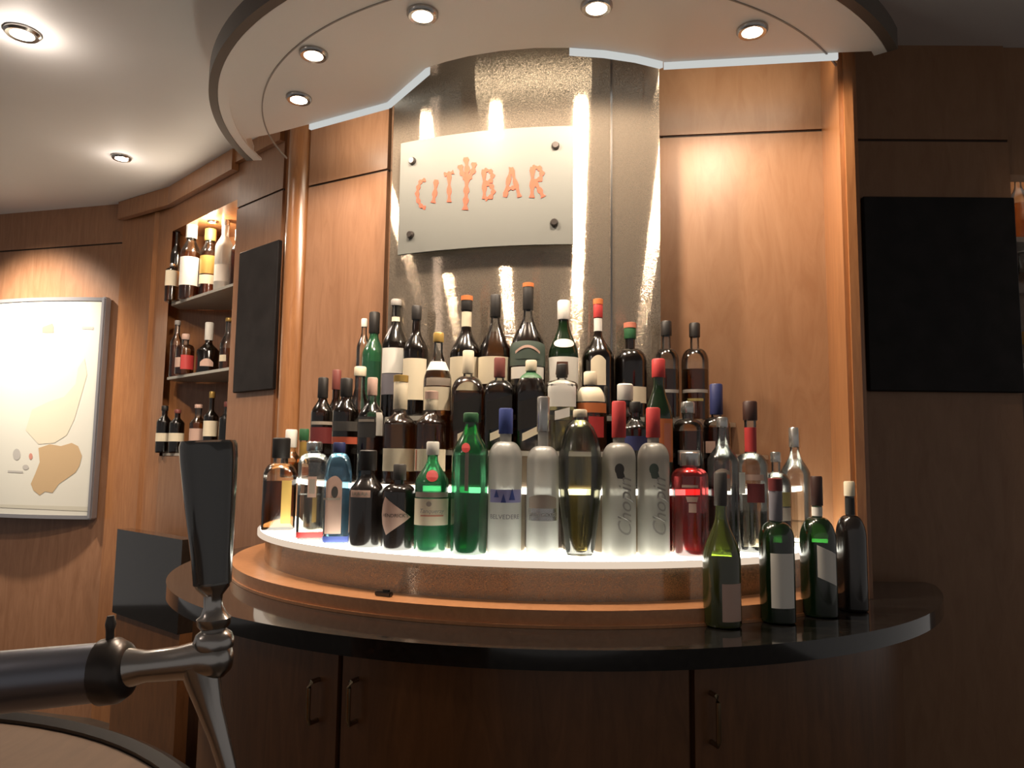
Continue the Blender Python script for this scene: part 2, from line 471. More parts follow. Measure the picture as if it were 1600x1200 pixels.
LW = ['round recessed spot at the left front of the ceiling canopy', 'round recessed spot nearest the left pillar in the canopy',
      'round recessed spot left of centre at the canopy front', 'round recessed spot right of centre at the canopy front',
      'round recessed spot above the right wood panel in the canopy']
def downlight(name, x, y, z, r, label, group):
    t = thing(name, label, 'ceiling light', (x, y, z), 0, group)
    bm = bmesh.new()
    lathe(bm, [(r * .80, -.001), (r * .82, -.010), (r * 1.1, -.012), (r * 1.25, -.006), (r * 1.25, -.0006), (r * .80, -.0006)], 28)
    link('trim_ring', bm, CHROME, t)
    bm = bmesh.new(); lathe(bm, [(0, -.006), (r * .5, -.0055), (r * .8, -.003), (r * .8, -.001), (0, -.001)], 28)
    link('lens', bm, LAMP, t)
    return t
for ((sx, sy), pw), lb in zip(SPOTS, LW):
    downlight('recessed_spotlight', sx, sy, DISC_Z, .030, lb, 'recessed spots of the ceiling canopy')
downlight('recessed_spotlight', ROOM[0][0][0], ROOM[0][0][1], CEIL_Z, .040, 'recessed ceiling spot at the top left of the photo', 'recessed spots of the main ceiling')
downlight('recessed_spotlight', ROOM[1][0][0], ROOM[1][0][1], CEIL_Z, .032, 'recessed ceiling spot above the bottle niche', 'recessed spots of the main ceiling')

downlight('recessed_spotlight', -1.365, 3.285, HEAD_Z + .001, .018, 'tiny recessed spot inside the top of the bottle niche', None)
# cove light strips along the back edge of the canopy
def strip(pts_, label):
    bm = bmesh.new(); out_ = []
    for i, p in enumerate(pts_):
        a = Vector(pts_[max(i - 1, 0)]); b = Vector(pts_[min(i + 1, len(pts_) - 1)]); d = (b - a).normalized()
        n = Vector((d.y, -d.x))
        if n.y < 0: n = -n
        out_.append((p[0] + n.x * .003, p[1] + n.y * .003, p[0] + n.x * .013, p[1] + n.y * .013))
    poly_prism(bm, [(a, b) for a, b, _, _ in out_] + [(c_, d_) for _, _, c_, d_ in out_][::-1], DISC_Z - .014, DISC_Z + .010)
    o = link('cove_light_strip', bm, COVE, None, False); tag(o, label, 'light strip', 'cove light strips along the canopy')
strip([(-.66, 2.285), (-.384, 2.13)], 'white cove light strip over the left wood panel')
strip([(.392, 1.884), (.83, 1.826)], 'white cove light strip over the right wood panel')
strip(CB[1:6][::-1], 'white cove light strip curving along the right side of the steel column')
strip([(-.384, 2.13), CB[10]], 'white cove light strip on the left side of the steel column')

# ------------------------------------------------------------------ black boards
def board(p, q, x0, x1, y0, y1, label):
    a = at_wall(x0, (y0 + y1) / 2, p, q); b = at_wall(x1, (y0 + y1) / 2, p, q)
    zt = at_wall((x0 + x1) / 2, y0, p, q).z; zb = at_wall((x0 + x1) / 2, y1, p, q).z
    bm = bmesh.new(); wall_prism(bm, (a.x, a.y), (b.x, b.y), zb, zt, .018, -.0195)
    bmesh.ops.bevel(bm, geom=bm.edges[:], offset=.003, segments=1, affect='EDGES')
    o = link('blackboard', bm, SLATE, None, False); tag(o, label, 'blackboard')
board(R1, R2, 1349, 1587, 311, 613, 'large dark blackboard panel on the right wall')
board(NB, L440, 376, 437, 388, 611, 'narrow dark blackboard between bottle niche and left pillar')

# ------------------------------------------------------------------ counter, cabinet and stepped display
Z_CT = EYE - .3337; Z_LG = EYE - .2982; Z1 = EYE - .2109; Z2 = EYE - .066; Z3 = EYE + .017; Z4 = EYE + .107
pts, ct = clip_disc(1.119)
bm = bmesh.new(); poly_prism(bm, pts, Z_CT - .036, Z_CT)
es = [e for e in bm.edges if abs(e.verts[0].co.z - e.verts[1].co.z) < 1e-6 and all((Vector((v.co.x, v.co.y)) - C).length > 1.118 for v in e.verts)]
bmesh.ops.bevel(bm, geom=es, offset=.012, segments=4, affect='EDGES')
o = link('granite_countertop', bm, GRANITE); tag(o, 'curved polished black granite worktop under the bottle display', 'countertop')

cab = thing('curved_bar_cabinet', 'dark wood curved back bar cabinet with doors under the granite top', 'cabinet', (C.x, C.y, 0))
pts, cb = clip_disc(1.000)
bm = bmesh.new(); poly_prism(bm, [(x - C.x, y - C.y) for x, y in pts], .0, Z_CT - .037); link('carcass', bm, WOODK, cab, True)
def cang(x, r=1.03, y=1100):
    rr = ray(x, y); d = Vector((rr.x, rr.y)).normalized(); b = d.dot(C); k = b - math.sqrt(max(0, b * b - (C.dot(C) - r * r)))
    p = d * k - C; return math.atan2(p.y, p.x)
zc0 = Vector((0, 0))
JO = [cb[1] + .02, cang(525), cang(1085), cb[0] - .02]
for i in range(3):
    a0, a1 = JO[i] + .006, JO[i + 1] - .006
    bm = bmesh.new(); arc_band(bm, [(1.0005, .10), (1.020, .10), (1.020, Z_CT - .05), (1.0005, Z_CT - .05)], a0, a1, zc0, 40)
    d = link('door', bm, WOODK, cab, True)
    hx = {0: [486], 1: [548], 2: [1119]}[i]
    for x in hx:
        a = cang(x, 1.04); zt = at_d(x, 1062 if i < 2 else 1084, C.y + 1.04 * math.sin(a)).z; zb = zt - (.088 if i < 2 else .098)
        p = Vector((math.cos(a), math.sin(a)))
        bm = bmesh.new()
        pth = [(p.x * 1.0205, p.y * 1.0205, zt - .004), (p.x * 1.042, p.y * 1.042, zt - .004), (p.x * 1.048, p.y * 1.048, zt - .014), (p.x * 1.048, p.y * 1.048, zb + .014), (p.x * 1.042, p.y * 1.042, zb + .004), (p.x * 1.0205, p.y * 1.0205, zb + .004)]
        tube(bm, pth, [.005] * 6, 10)
        link('handle', bm, pbr('aged_brass', (.35, .27, .17), .25, 1), d)

stand = thing('stepped_bottle_display', 'stepped semicircular bottle display with backlit front tier on the granite worktop', 'bottle display', (C.x, C.y, Z_CT))
def rel(pts): return [(x - C.x, y - C.y) for x, y in pts]
def sprism(name, r, z0, z1, mat, smooth=True, bev=0):
    pts, aa = clip_disc(r); bm = bmesh.new(); poly_prism(bm, rel(pts), z0 - Z_CT, z1 - Z_CT)
    if bev:
        es = [e for e in bm.edges if abs(e.verts[0].co.z - e.verts[1].co.z) < 1e-6 and all(Vector((v.co.x, v.co.y)).length > r - .001 for v in e.verts)]
        bmesh.ops.bevel(bm, geom=es, offset=bev, segments=3, affect='EDGES')
    return link(name, bm, mat, stand, smooth)
sprism('plinth', .961, Z_CT + .0004, Z_CT + .007, LEDGE, True, .002)
sprism('wooden_ledge', .957, Z_CT + .007, Z_LG, LEDGE, True, .004)
sprism('drum', .868, Z_LG, Z1 - .016, DRUM)
sprism('tier_edge', .8908, Z1 - .016, Z1 - .002, LITE, True, .003)
sprism('lit_tier_top', .883, Z1 - .002, Z1, LIT, False)
sprism('riser', .776, Z1, Z2 - .014, RISER)
sprism('lit_tier_edge', .788, Z2 - .014, Z2 - .001, LIT2)
sprism('tier_top', .784, Z2 - .001, Z2, WHITE, False)
sprism('riser', .697, Z2, Z3 - .012, RISER)
sprism('tier_top', .706, Z3 - .012, Z3, SHELFG, True)
sprism('riser', .616, Z3, Z4 - .012, RISER)
sprism('tier_top', .626, Z4 - .012, Z4, SHELFG, True)

# small black clip on the ledge
p = at_z(602, 931, Z_LG)
bm = bmesh.new(); box(bm, (0, 0, .005), (.040, .014, .010)); box(bm, (.006, 0, .012), (.018, .010, .004))
bmesh.ops.bevel(bm, geom=bm.edges[:], offset=.002, segments=2, affect='EDGES')
o = link('bottle_pourer', bm, BLACKM); pr = (Vector((p.x, p.y)) - C).normalized() * .915 + C
o.location = (pr.x, pr.y, Z_LG + .0003); o.rotation_euler = (0, 0, math.atan2(pr.y - C.y, pr.x - C.x) + PI / 2)
tag(o, 'small black pourer lying on the orange wooden ledge', 'bottle pourer')

# ------------------------------------------------------------------ glass sign with lettering
SR = CR + .028; SRO = SR + .008
def sang(x, y):
    r = ray(x, y); d = Vector((r.x, r.y)).normalized(); b = d.dot(CC); k = b - math.sqrt(max(0, b * b - (CC.dot(CC) - SRO * SRO)))
    p = d * k; return math.atan2(p.y - CC.y, p.x - CC.x), EYE + r.z * k / Vector((r.x, r.y)).length
sign = thing('glass_bar_sign', 'curved frosted glass sign reading CITY BAR bolted to the steel column', 'sign', (CC.x, CC.y, 0))
a0, _ = sang(624, 310); a1, _ = sang(896, 290)
zt = (sang(625, 226)[1] + sang(760, 203)[1] + sang(895, 196)[1]) / 3; zb = (sang(625, 393)[1] + sang(760, 388)[1] + sang(895, 384)[1]) / 3
bm = bmesh.new(); arc_band(bm, [(SR, zb), (SRO, zb), (SRO, zt), (SR, zt)], a0, a1, zc0, 40)
link('glass_plate', bm, SIGN, sign, True)
for bx, by in ((645, 252), (868, 228), (642, 367), (866, 348)):
    a, z = sang(bx, by)
    z = min(max(z, zb + .03), zt - .03)
    bm = bmesh.new(); d = Vector((math.cos(a), math.sin(a), 0))
    tube(bm, [d * (CR + .0005) + Vector((0, 0, z)), d * (SRO + .004) + Vector((0, 0, z)), d * (SRO + .010) + Vector((0, 0, z))], [.011, .011, .008], 18)
    link('standoff_bolt', bm, DARKMETAL, sign)
def wrap_strokes(bm, strokes, hw, r=SRO + .0016):
    for st in strokes:
        pts = []
        for (x, y), (x2, y2) in zip(st[:-1], st[1:]):
            for k in range(4): pts.append((x + (x2 - x) * k / 4, y + (y2 - y) * k / 4))
        pts.append(st[-1]); n = len(pts); L = []; Rr = []
        for i, (x, y) in enumerate(pts):
            xa, ya = pts[max(i - 1, 0)]; xb, yb = pts[min(i + 1, n - 1)]
            l = math.hypot(xb - xa, yb - ya) or 1; nx, ny = -(yb - ya) / l, (xb - xa) / l
            h = hw * (.8 + .35 * math.sin(i * 1.7))
            for s, acc in ((1, L), (-1, Rr)):
                a, z = sang(x + nx * h * s, y + ny * h * s)
                acc.append(((r * math.cos(a), r * math.sin(a), z), ((r - .0014) * math.cos(a), (r - .0014) * math.sin(a), z)))
        Lo = [bm.verts.new(v[0]) for v in L]; Ro = [bm.verts.new(v[0]) for v in Rr]
        Li = [bm.verts.new(v[1]) for v in L]; Ri = [bm.verts.new(v[1]) for v in Rr]
        for i in range(n - 1):
            bm.faces.new((Lo[i], Lo[i + 1], Ro[i + 1], Ro[i])); bm.faces.new((Li[i], Ri[i], Ri[i + 1], Li[i + 1]))
            bm.faces.new((Lo[i], Li[i], Li[i + 1], Lo[i + 1])); bm.faces.new((Ro[i], Ro[i + 1], Ri[i + 1], Ri[i]))
LET = {
 'C': ([[(665, 281), (658, 283), (654, 292), (652, 303), (654, 315), (659, 323), (665, 325)]], 3.0),
 'I': ([[(682, 281), (680, 300), (677, 317)]], 3.6),
 'T': ([[(694, 273), (701, 272), (709, 269)], [(702, 271), (702, 295), (702, 316)]], 3.4),
 'Y': ([[(719, 258), (722, 270), (727, 278), (730, 279)], [(741, 254), (740, 266), (734, 277), (730, 279)], [(728, 246), (730, 262), (730, 279)], [(730, 276), (729, 295), (728, 312), (727, 328)]], 4.2),
 'B': ([[(756, 265), (757, 290), (757, 311)], [(757, 266), (766, 267), (770, 274), (767, 283), (758, 286)], [(758, 287), (768, 290), (771, 299), (767, 308), (758, 311)]], 3.5),
 'A': ([[(789, 308), (794, 285), (799, 262)], [(799, 262), (805, 284), (812, 308)], [(793, 295), (800, 294), (808, 293)]], 3.5),
 'R': ([[(832, 261), (832, 285), (831, 309)], [(832, 262), (842, 262), (847, 270), (844, 280), (833, 284)], [(835, 284), (843, 296), (849, 308)]], 4.0),
}
for ch, (st, hw) in LET.items():
    bm = bmesh.new(); wrap_strokes(bm, st, hw); link('letter', bm, RED_INK, sign, False)

# ------------------------------------------------------------------ bottles
PAPER = {}
def paper(key):
    c = {'white': (.86, .84, .77), 'cream': (.84, .75, .56), 'gold': (.55, .36, .10), 'pink': (.62, .42, .34), 'grey': (.33, .31, .29), 'bluegrey': (.20, .19, .22),
         'black': (.015, .013, .012), 'red': (.55, .05, .05), 'maroon': (.16, .025, .025), 'orange': (.66, .20, .06), 'orangered': (.50, .10, .05), 'navy': (.03, .04, .14),
         'blue': (.05, .08, .30), 'lilac': (.34, .34, .62), 'greengrey': (.08, .11, .09), 'green': (.03, .13, .05), 'silver': (.6, .6, .58), 'brown': (.12, .05, .03),
         'darkgrey': (.07, .065, .06), 'ink': (.03, .03, .03), 'olive': (.34, .28, .10), 'coral': (.62, .22, .14), 'darkbrown': (.05, .02, .015), 'taupe': (.40, .34, .28), 'plum': (.22, .06, .05)}[key]
    if key in ('silver',): return pbr('foil_' + key, c, .25, .85)
    if key == 'gold': return pbr('foil_' + key, c, .35, .35)
    return pbr('paper_' + key, c, .5)
def gl(key):
    return {
     'clear': lambda: glass('clear_glass', (.95, .96, .94), .72),
     'green': lambda: glass('green_glass', (.25, .72, .42), .55, .34, (.09, .46, .22)),
     'deepgreen': lambda: glass('deep_green_glass', (.09, .44, .2), .5, .24, (.035, .27, .11)),
     'bottlegreen': lambda: glass('bottle_green_glass', (.10, .28, .10), .45, .13, (.05, .20, .05)),
     'winegreen': lambda: glass('wine_green_glass', (.46, .58, .16), .4, .22, (.36, .42, .09)),
     'black': lambda: pbr('black_glass', (.012, .009, .008), .15, spec=1.0),
     'brown': lambda: glass('brown_glass', (.24, .15, .09), .5, .05, (.09, .05, .025)),
     'blue': lambda: glass('pale_blue_glass', (.50, .74, .88), .5, .10, (.25, .50, .75)),
     'red': lambda: glass('red_glass', (.72, .09, .09), .45, .22, (.50, .05, .05)),
     'frost': lambda: glass('frosted_white_glass', (.95, .95, .92), .9, .78, (.93, .93, .88), .6, .3),
     'frostgrey': lambda: glass('frosted_grey_glass', (.86, .85, .80), .75, .78, (.68, .66, .60), .6, .3),
    }[key]()
def liq(key):
    return {
     'amber': lambda: glass('amber_spirit', (.88, .60, .34), .8, .16, (.50, .26, .10), 0),
     'dark': lambda: glass('dark_spirit', (.44, .28, .16), .65, .10, (.20, .10, .045), 0),
     'water': lambda: glass('clear_spirit', (.94, .95, .93), .72, .0, None, .4),
     'straw': lambda: glass('straw_spirit', (.88, .84, .58), .65, .04, (.6, .55, .25), .4),
     'wine': lambda: glass('dark_wine', (.02, .03, .01), .5, .03, (.02, .02, .01), 0),
    }[key]()

def txt_mesh(s, shear=0.0):
    cu = bpy.data.curves.new('lettering', 'FONT'); cu.body = s; cu.size = 1; cu.align_x = 'CENTER'; cu.align_y = 'CENTER'; cu.shear = shear
    cu.resolution_u = 3
    ob = bpy.data.objects.new('lettering', cu); COL.objects.link(ob)
    bpy.context.view_layer.update()
    me = bpy.data.meshes.new_from_object(ob.evaluated_get(bpy.context.evaluated_depsgraph_get()))
    bpy.data.objects.remove(ob)
    return me

class Prof:
    def __init__(s, rows, sq=None, dep=1.0, seg=28):
        s.rows = rows; s.sq = sq; s.dep = dep; s.seg = seg
    def at(s, z):
        R = s.rows
        if z <= R[0][1]: return R[0][0]
        for (r0, z0), (r1, z1) in zip(R[:-1], R[1:]):
            if z <= z1:
                return r1 if z1 - z0 < 1e-9 else r0 + (r1 - r0) * (z - z0) / (z1 - z0)
        return R[-1][0]
    def pt(s, ang, r, z, eps=0.0):
        # ang 0 = front (-Y)
        ca, sa = math.sin(ang), -math.cos(ang)
        if s.sq and z <= s.sq[1]:
            n = 2 + (s.sq[0] - 2) * max(0, min(1, (s.sq[1] - z) / max(1e-6, s.sq[1] - s.sq[2])))
            k = (abs(ca) ** n + abs(sa) ** n) ** (-1 / n)
        else: k = 1
        dep = s.dep if not s.sq or z <= s.sq[2] else s.dep + (1 - s.dep) * max(0, min(1, (z - s.sq[2]) / max(1e-6, s.sq[1] - s.sq[2])))
        rr = r * k + eps
        return (rr * ca, rr * sa * dep, z)
    def solid(s, bm, rows, off=0.0):
        rings = []
        for r, z in rows:
            if r < 1e-6: rings.append([bm.verts.new((0, 0, z))])
            else: rings.append([bm.verts.new(s.pt(2 * PI * i / s.seg, max(r - off, .001), z)) for i in range(s.seg)])
        for a, b in zip(rings[:-1], rings[1:]):
            for i in range(s.seg):
                j = (i + 1) % s.seg
                if len(a) == 1: bm.faces.new((a[0], b[i], b[j]))
                elif len(b) == 1: bm.faces.new((a[i], a[j], b[0]))
                else: bm.faces.new((a[i], a[j], b[j], b[i]))
        return rings
    def patch(s, bm, z0, z1, h0, h1, eps=.0008, top=None, slant=0.0, n=10, nz=4):
        """curved paper between angles h0..h1; top(u)-> extra cut of the upper edge, slant tilts both edges"""
        g = []
        for j in range(nz + 1):
            row = []
            for i in range(n + 1):
                u = i / n; a = h0 + (h1 - h0) * u
                za = z0 + slant * (u - .5); zb = z1 + slant * (u - .5) - (top(u) if top else 0)
                z = za + (zb - za) * j / nz
                row.append(bm.verts.new(s.pt(a, s.at(z), z, eps)))
            g.append(row)
        for j in range(nz):
            for i in range(n):
                bm.faces.new((g[j][i], g[j][i + 1], g[j + 1][i + 1], g[j + 1][i]))
    def wrap_poly(s, bm, P, eps=.0016, step=.004):
        """flat outline (u along the surface, z) laid on the glass"""
        b2 = bmesh.new(); f = b2.faces.new([b2.verts.new((u, z, 0)) for u, z in P])
        us = [p[0] for p in P]; u = min(us) + step
        while u < max(us):
            bmesh.ops.bisect_plane(b2, geom=b2.verts[:] + b2.edges[:] + b2.faces[:], plane_co=(u, 0, 0), plane_no=(1, 0, 0)); u += step
        zs = [p[1] for p in P]; z = min(zs) + .01
        while z < max(zs):
            bmesh.ops.bisect_plane(b2, geom=b2.verts[:] + b2.edges[:] + b2.faces[:], plane_co=(0, z, 0), plane_no=(0, 1, 0)); z += .01
        mp = {}
        for v in b2.verts:
            r = s.at(v.co.y); mp[v.index if False else v] = bm.verts.new(s.pt(v.co.x / r, r, v.co.y, eps))
        for f in b2.faces: bm.faces.new([mp[v] for v in f.verts])
        b2.free()
    def wrap_text(s, bm, text, u0, zc, size, eps=.0018, shear=0.0, turn=0):
        me = txt_mesh(text, shear); vs = []
        for v in me.vertices:
            x, y = v.co.x * size, v.co.y * size
            if turn: x, y = -y, x
            z = zc + y; r = s.at(z); vs.append(bm.verts.new(s.pt((u0 + x) / r, r, z, eps)))
        for p in me.polygons:
            try: bm.faces.new([vs[i] for i in p.vertices])
            except ValueError: pass
        bpy.data.meshes.remove(me)

def on_circle(x, r, y=760):
    rr = ray(x, y); d = Vector((rr.x, rr.y)).normalized(); b = d.dot(C); D = b * b - (C.dot(C) - r * r)
    k = b - math.sqrt(max(0, D)); return d * k

TIER = {'A': (.826, Z1), 'B': (.742, Z2), 'C': (.660, Z3), 'D': (.578, Z4)}

def bottle(name, label, pos, zb, x, top, w, shape, glassk, nk, sh, cap=None, liquid=None, labels=(), texts=(), polys=(), neck=None, group=None, yaw=0.0, dep=1.0, prof=None):
    """x, top, w, nk, sh ... are heights and widths as seen, turned into metres at the bottle's own distance"""
    Y = pos.y; k = Y / F
    Z = lambda y: at_d(x, y, Y).z - zb
    R = w * .5 * k * 1.0
    face = math.atan2(pos.x, pos.y)              # labels look at the guest, plus yaw
    t = thing(name, label, 'bottle', (pos.x, pos.y, zb), -face + yaw, group)
    H = Z(top)
    zs, zn = Z(sh), Z(nk)
    zs = max(zs, .03); zn = max(zn, zs + .008)
    rn = (neck or (cap[2] * .82 if cap else w * .3)) * .5 * k
    rows = [(R * .90, .0006), (R * .98, .003), (R, .008)]
    if prof:
        rows = [(a * .5 * k, max(.0006, Z(yy))) for a, yy in prof]
    else:
        n = 9
        for i in range(n + 1):
            s = i / n
            if shape in ('r', 'q'):
                a = s * PI / 2; rows.append((rn + (R - rn) * math.cos(a), zs + (zn - zs) * math.sin(a)))
            else:
                c = s * s * (3 - 2 * s); rows.append((R + (rn - R) * c, zs + (zn - zs) * s))
    zc = Z(cap[1]) if cap else H
    ztop = max(zn + .004, H - .004)
    rows.append((rn, max(zn + .002, min(ztop, zc))))
    if ztop > rows[-1][1] + .001: rows.append((rn, ztop))
    sq = (5.5, zn, zs) if shape == 'q' else None
    P = Prof(rows, sq, dep, 32 if sq else 28)
    bm = bmesh.new(); P.solid(bm, [(0, rows[0][1])] + rows + [(0, rows[-1][1])])
    link('glass_body', bm, gl(glassk), t)
    if liquid:
        lk, ly = liquid; zl = min(max(Z(ly), .02), zn + .01)
        inner = [(r, z) for r, z in rows if z < zl]
        inner = [(inner[0][0], .005)] + [(r, z) for r, z in inner if z > .006] + [(P.at(zl), zl)]
        bm = bmesh.new(); P.solid(bm, [(0, .005)] + inner + [(0, zl)], .0025)
        link('liquid', bm, liq(lk), t)
    if cap:
        ck, yb, cw = cap[:3]; rc = cw * .5 * k; z0 = Z(yb)
        z0 = min(z0, H - .006)
        rin = rn + .0006
        rc = max(rc, rn + .0014)
        bm = bmesh.new()
        cr = [(rc * .96, z0), (rc, z0 + .0015), (rc, H - .003), (rc * .86, H)]
        PP = Prof(cr, None, 1, 24); PP.solid(bm, [(rin, z0)] + cr + [(0, H)])
        link('cap', bm, paper(ck), t)
        if len(cap) > 3:                                 # lighter crown disc on the capsule
            z1 = Z(cap[4]); bm = bmesh.new()
            PP.solid(bm, [(rc * .8, H - .0015), (rc * 1.06, z1), (rc * 1.06, H), (rc * .8, H + .0012), (0, H + .0012)]); link('cap_disc', bm, paper(cap[3]), t)
    for L in labels:
        y0, y1, key, h0, h1 = L[:5]; kw = L[5] if len(L) > 5 else {}
        nm = kw.get('name', 'label'); z1_, z0_ = Z(y0), max(Z(y1), .002)
        top_ = kw.get('arch'); eps = kw.get('eps', .0008)
        tf = (lambda u, d=(top_ or 0) * k: d * (2 * u - 1) ** 2) if top_ else None
        bm = bmesh.new(); P.patch(bm, z0_, z1_, h0, h1, eps, tf, kw.get('slant', 0) * k, 14, 6)
        link(nm, bm, paper(key), t)
    for s, xo, yc, size, key, kw in texts:
        bm = bmesh.new(); P.wrap_text(bm, s, xo * k, Z(yc), size * k, kw.get('eps', .0020), kw.get('shear', 0), kw.get('turn', 0))
        link('lettering', bm, paper(key), t, False)
    for pts_, key, nm in polys:
        bm = bmesh.new(); P.wrap_poly(bm, [((px - x) * k, Z(py)) for px, py in pts_]); link(nm, bm, paper(key), t, False)
    return t

def oval(cx, cy, rx, ry, n=20): return [(cx + rx * math.cos(2 * PI * i / n), cy + ry * math.sin(2 * PI * i / n)) for i in range(n)]
GA, GB, GC_, GD = 'bottles on the backlit front tier', 'bottles on the second display tier', 'bottles on the third display tier', 'bottles on the top display tier'
GRP = {'A': GA, 'B': GB, 'C': GC_, 'D': GD}
def T(row, x, *a, r=None, z=None, **kw):
    rr, zz = TIER[row]
    name, label = a[0], a[1]
    return bottle(name, label, on_circle(x, r or rr), zz if z is None else z, x, *a[2:], group=GRP[row], **kw)

# ---- front tier, left to right
T('A', 437, 'whisky_bottle', 'squat square whisky bottle with black cap at the left end of the lit tier', 684, 50, 'q', 'clear', 724, 744, ('black', 716, 27), ('dark', 752), [(750, 816, 'gold', .12, .62)], r=.838)
T('A', 489, 'gin_bottle', 'square clear gin bottle with small pink label and red foot band', 690, 46, 'q', 'clear', 708, 726, ('silver', 705, 24), ('water', 772),
  [(744, 776, 'pink', -.32, .22), (829, 838, 'red', -.9, .9), (748, 770, 'taupe', -.22, .12, {'eps': .0014, 'name': 'label_print'})])
T('A', 528, 'gin_bottle', 'square pale blue gin bottle with tall arched label', 691, 41, 'q', 'blue', 708, 742, ('navy', 707, 19), ('water', 795),
  [(743, 832, 'pink', -.75, .30, {'arch': 10}), (836, 845, 'blue', -1.1, 1.1)], polys=[(oval(524, 768, 4.5, 9), 'darkgrey', 'portrait_oval'), ([(508, 777), (532, 777), (532, 780), (508, 780)], 'taupe', 'label_print')])
T('A', 574, 'gin_bottle', 'tall black bottle with jagged cream band beside the diamond label bottle', 703, 54, 's', 'black', 740, 768, ('black', 735, 27), None,
  [(765, 776, 'pink', -1.1, .18)], polys=[([(549 + i * 3, 770 + (4 if i % 2 else -3)) for i in range(10)] + [(576, 772), (549, 773)], 'taupe', 'label_print')])
T('A', 624, 'gin_bottle', 'stubby black apothecary bottle with cream diamond label', 725, 52, 'r', 'black', 756, 770, ('darkgrey', 750, 20), None, (),
  [("HENDRICK'S", -6, 804, 7.4, 'ink', {'eps': .0024})], [([(601, 775), (643, 806), (605, 834), (596, 818), (593, 803), (595, 788)], 'pink', 'label')])
T('A', 675, 'gin_bottle', 'green gin bottle with cream label, white cap and red seal', 690, 52, 's', 'green', 716, 756, ('white', 711, 20), ('water', 768),
  [(778, 819, 'cream', -1.35, 1.30), (768, 776, 'taupe', -1.2, 1.2)], [('Tanqueray', 0, 797, 9, 'grey', {'shear': .3})],
  [(oval(675, 743, 9, 9), 'red', 'wax_seal'), (oval(671, 786, 4, 4), 'taupe', 'label_print'), ([(658, 803), (694, 803), (694, 805), (658, 805)], 'coral', 'label_print')])
T('A', 734, 'gin_bottle', 'tall dark green bottle with small red seal and narrow strip', 645, 57, 's', 'deepgreen', 664, 712, ('green', 660, 24), ('straw', 818),
  [(706, 766, 'taupe', -.28, -.08)], polys=[(oval(727, 700, 6.5, 7.5), 'red', 'wax_seal')])
T('A', 789, 'vodka_bottle', 'frosted vodka bottle with blue cap and blue winter picture', 638, 52, 'r', 'frost', 690, 716, ('blue', 678, 22), None,
  [(764, 784, 'lilac', -1.0, 1.15)], [('BELVEDERE', 0, 806, 9.6, 'bluegrey', {})], [([(772, 776), (776, 764), (780, 776)], 'blue', 'label_print'), ([(795, 780), (800, 762), (805, 780)], 'blue', 'label_print'), ([(783, 784), (787, 770), (791, 784)], 'blue', 'label_print')])
T('A', 848, 'vodka_bottle', 'frosted white vodka bottle with long clear capsule and blue stripe', 620, 50, 'r', 'frost', 697, 722, ('silver', 675, 20), None,
  [(772, 793, 'taupe', -.95, .95, {'arch': 5}), (793, 812, 'silver', -1.0, 1.0)], [('GREY GOOSE', 0, 803, 7.5, 'grey', {})], [([(846, 624), (851, 624), (851, 662), (846, 662)], 'lilac', 'capsule_stripe')])
T('A', 906, 'tequila_bottle', 'wide clear decanter bottle bulging towards its shoulder', 640, 70, 'r', 'clear', 660, 720, ('cream', 652, 22), ('straw', 713),
  prof=[(44, 863), (46, 858), (50, 840), (56, 815), (63, 785), (68, 755), (69, 735), (67, 715), (62, 698), (54, 682), (42, 668), (28, 660), (18, 656)])
for xx, ww, tp, lbl, bc in ((967, 52, 627, 'frosted grey vodka bottle with red capsule and dark portrait print', 'darkgrey'), (1021, 49, 637, 'frosted grey vodka bottle with red capsule and green leaf print', 'greengrey')):
    T('A', xx, 'vodka_bottle', lbl, tp, ww, 'r', 'frostgrey', 692, 718, ('red', 684, 22), None, (),
      [('Chopin', 10, 792, 30, 'grey', {'turn': 1, 'shear': .35})],
      [(oval(xx + 1, 733, 7, 9), bc, 'emblem'), ([(xx - 4, 740), (xx + 7, 738), (xx + 10, 748), (xx - 2, 747)], bc, 'emblem')])
T('A', 1078, 'liqueur_bottle', 'short red glass bottle with pale crest and silver cap', 706, 56, 'r', 'red', 731, 746, ('silver', 728, 31), ('water', 800), (), (),
  [([(1072, 775), (1090, 775), (1088, 783), (1074, 783)], 'pink', 'crest'), ([(1076, 785), (1087, 785), (1087, 799), (1076, 799)], 'pink', 'crest'), ([(1066, 757), (1090, 757), (1090, 761), (1066, 761)], 'pink', 'label_print')])
T('A', 1130, 'rum_bottle', 'clear bottle with red and brown print right of the red glass bottle', 652, 48, 's', 'clear', 688, 722, ('silver', 668, 18), ('water', 760),
  [(732, 766, 'taupe', -.5, .45, {'arch': 5}), (741, 747, 'coral', -.4, .4, {'eps': .0015, 'name': 'label_print'})])
T('A', 1174, 'whisky_bottle', 'clear bottle with dark brown stopper and red neck strip', 627, 50, 'r', 'clear', 708, 732, ('darkbrown', 657, 22), ('water', 800),
  [(668, 706, 'red', -1.2, 1.2, {'name': 'neck_label'}), (738, 771, 'white', -1.2, -.35), (755, 784, 'maroon', -.25, .85), (741, 750, 'pink', -.35, .8)])
T('A', 1213, 'vodka_bottle', 'clear bottle with ball stopper and yellow label behind the white label wine', 706, 44, 'r', 'clear', 738, 762, ('silver', 722, 16), ('water', 775),
  [(768, 790, 'olive', .25, 1.1), (792, 812, 'taupe', .1, 1.1)])
T('A', 1243, 'vodka_bottle', 'clear bottle with tall silver cap at the right end of the lit tier', 668, 44, 's', 'clear', 706, 742, ('silver', 699, 17), ('water', 814), [(846, 860, 'cream', -.9, .9)])
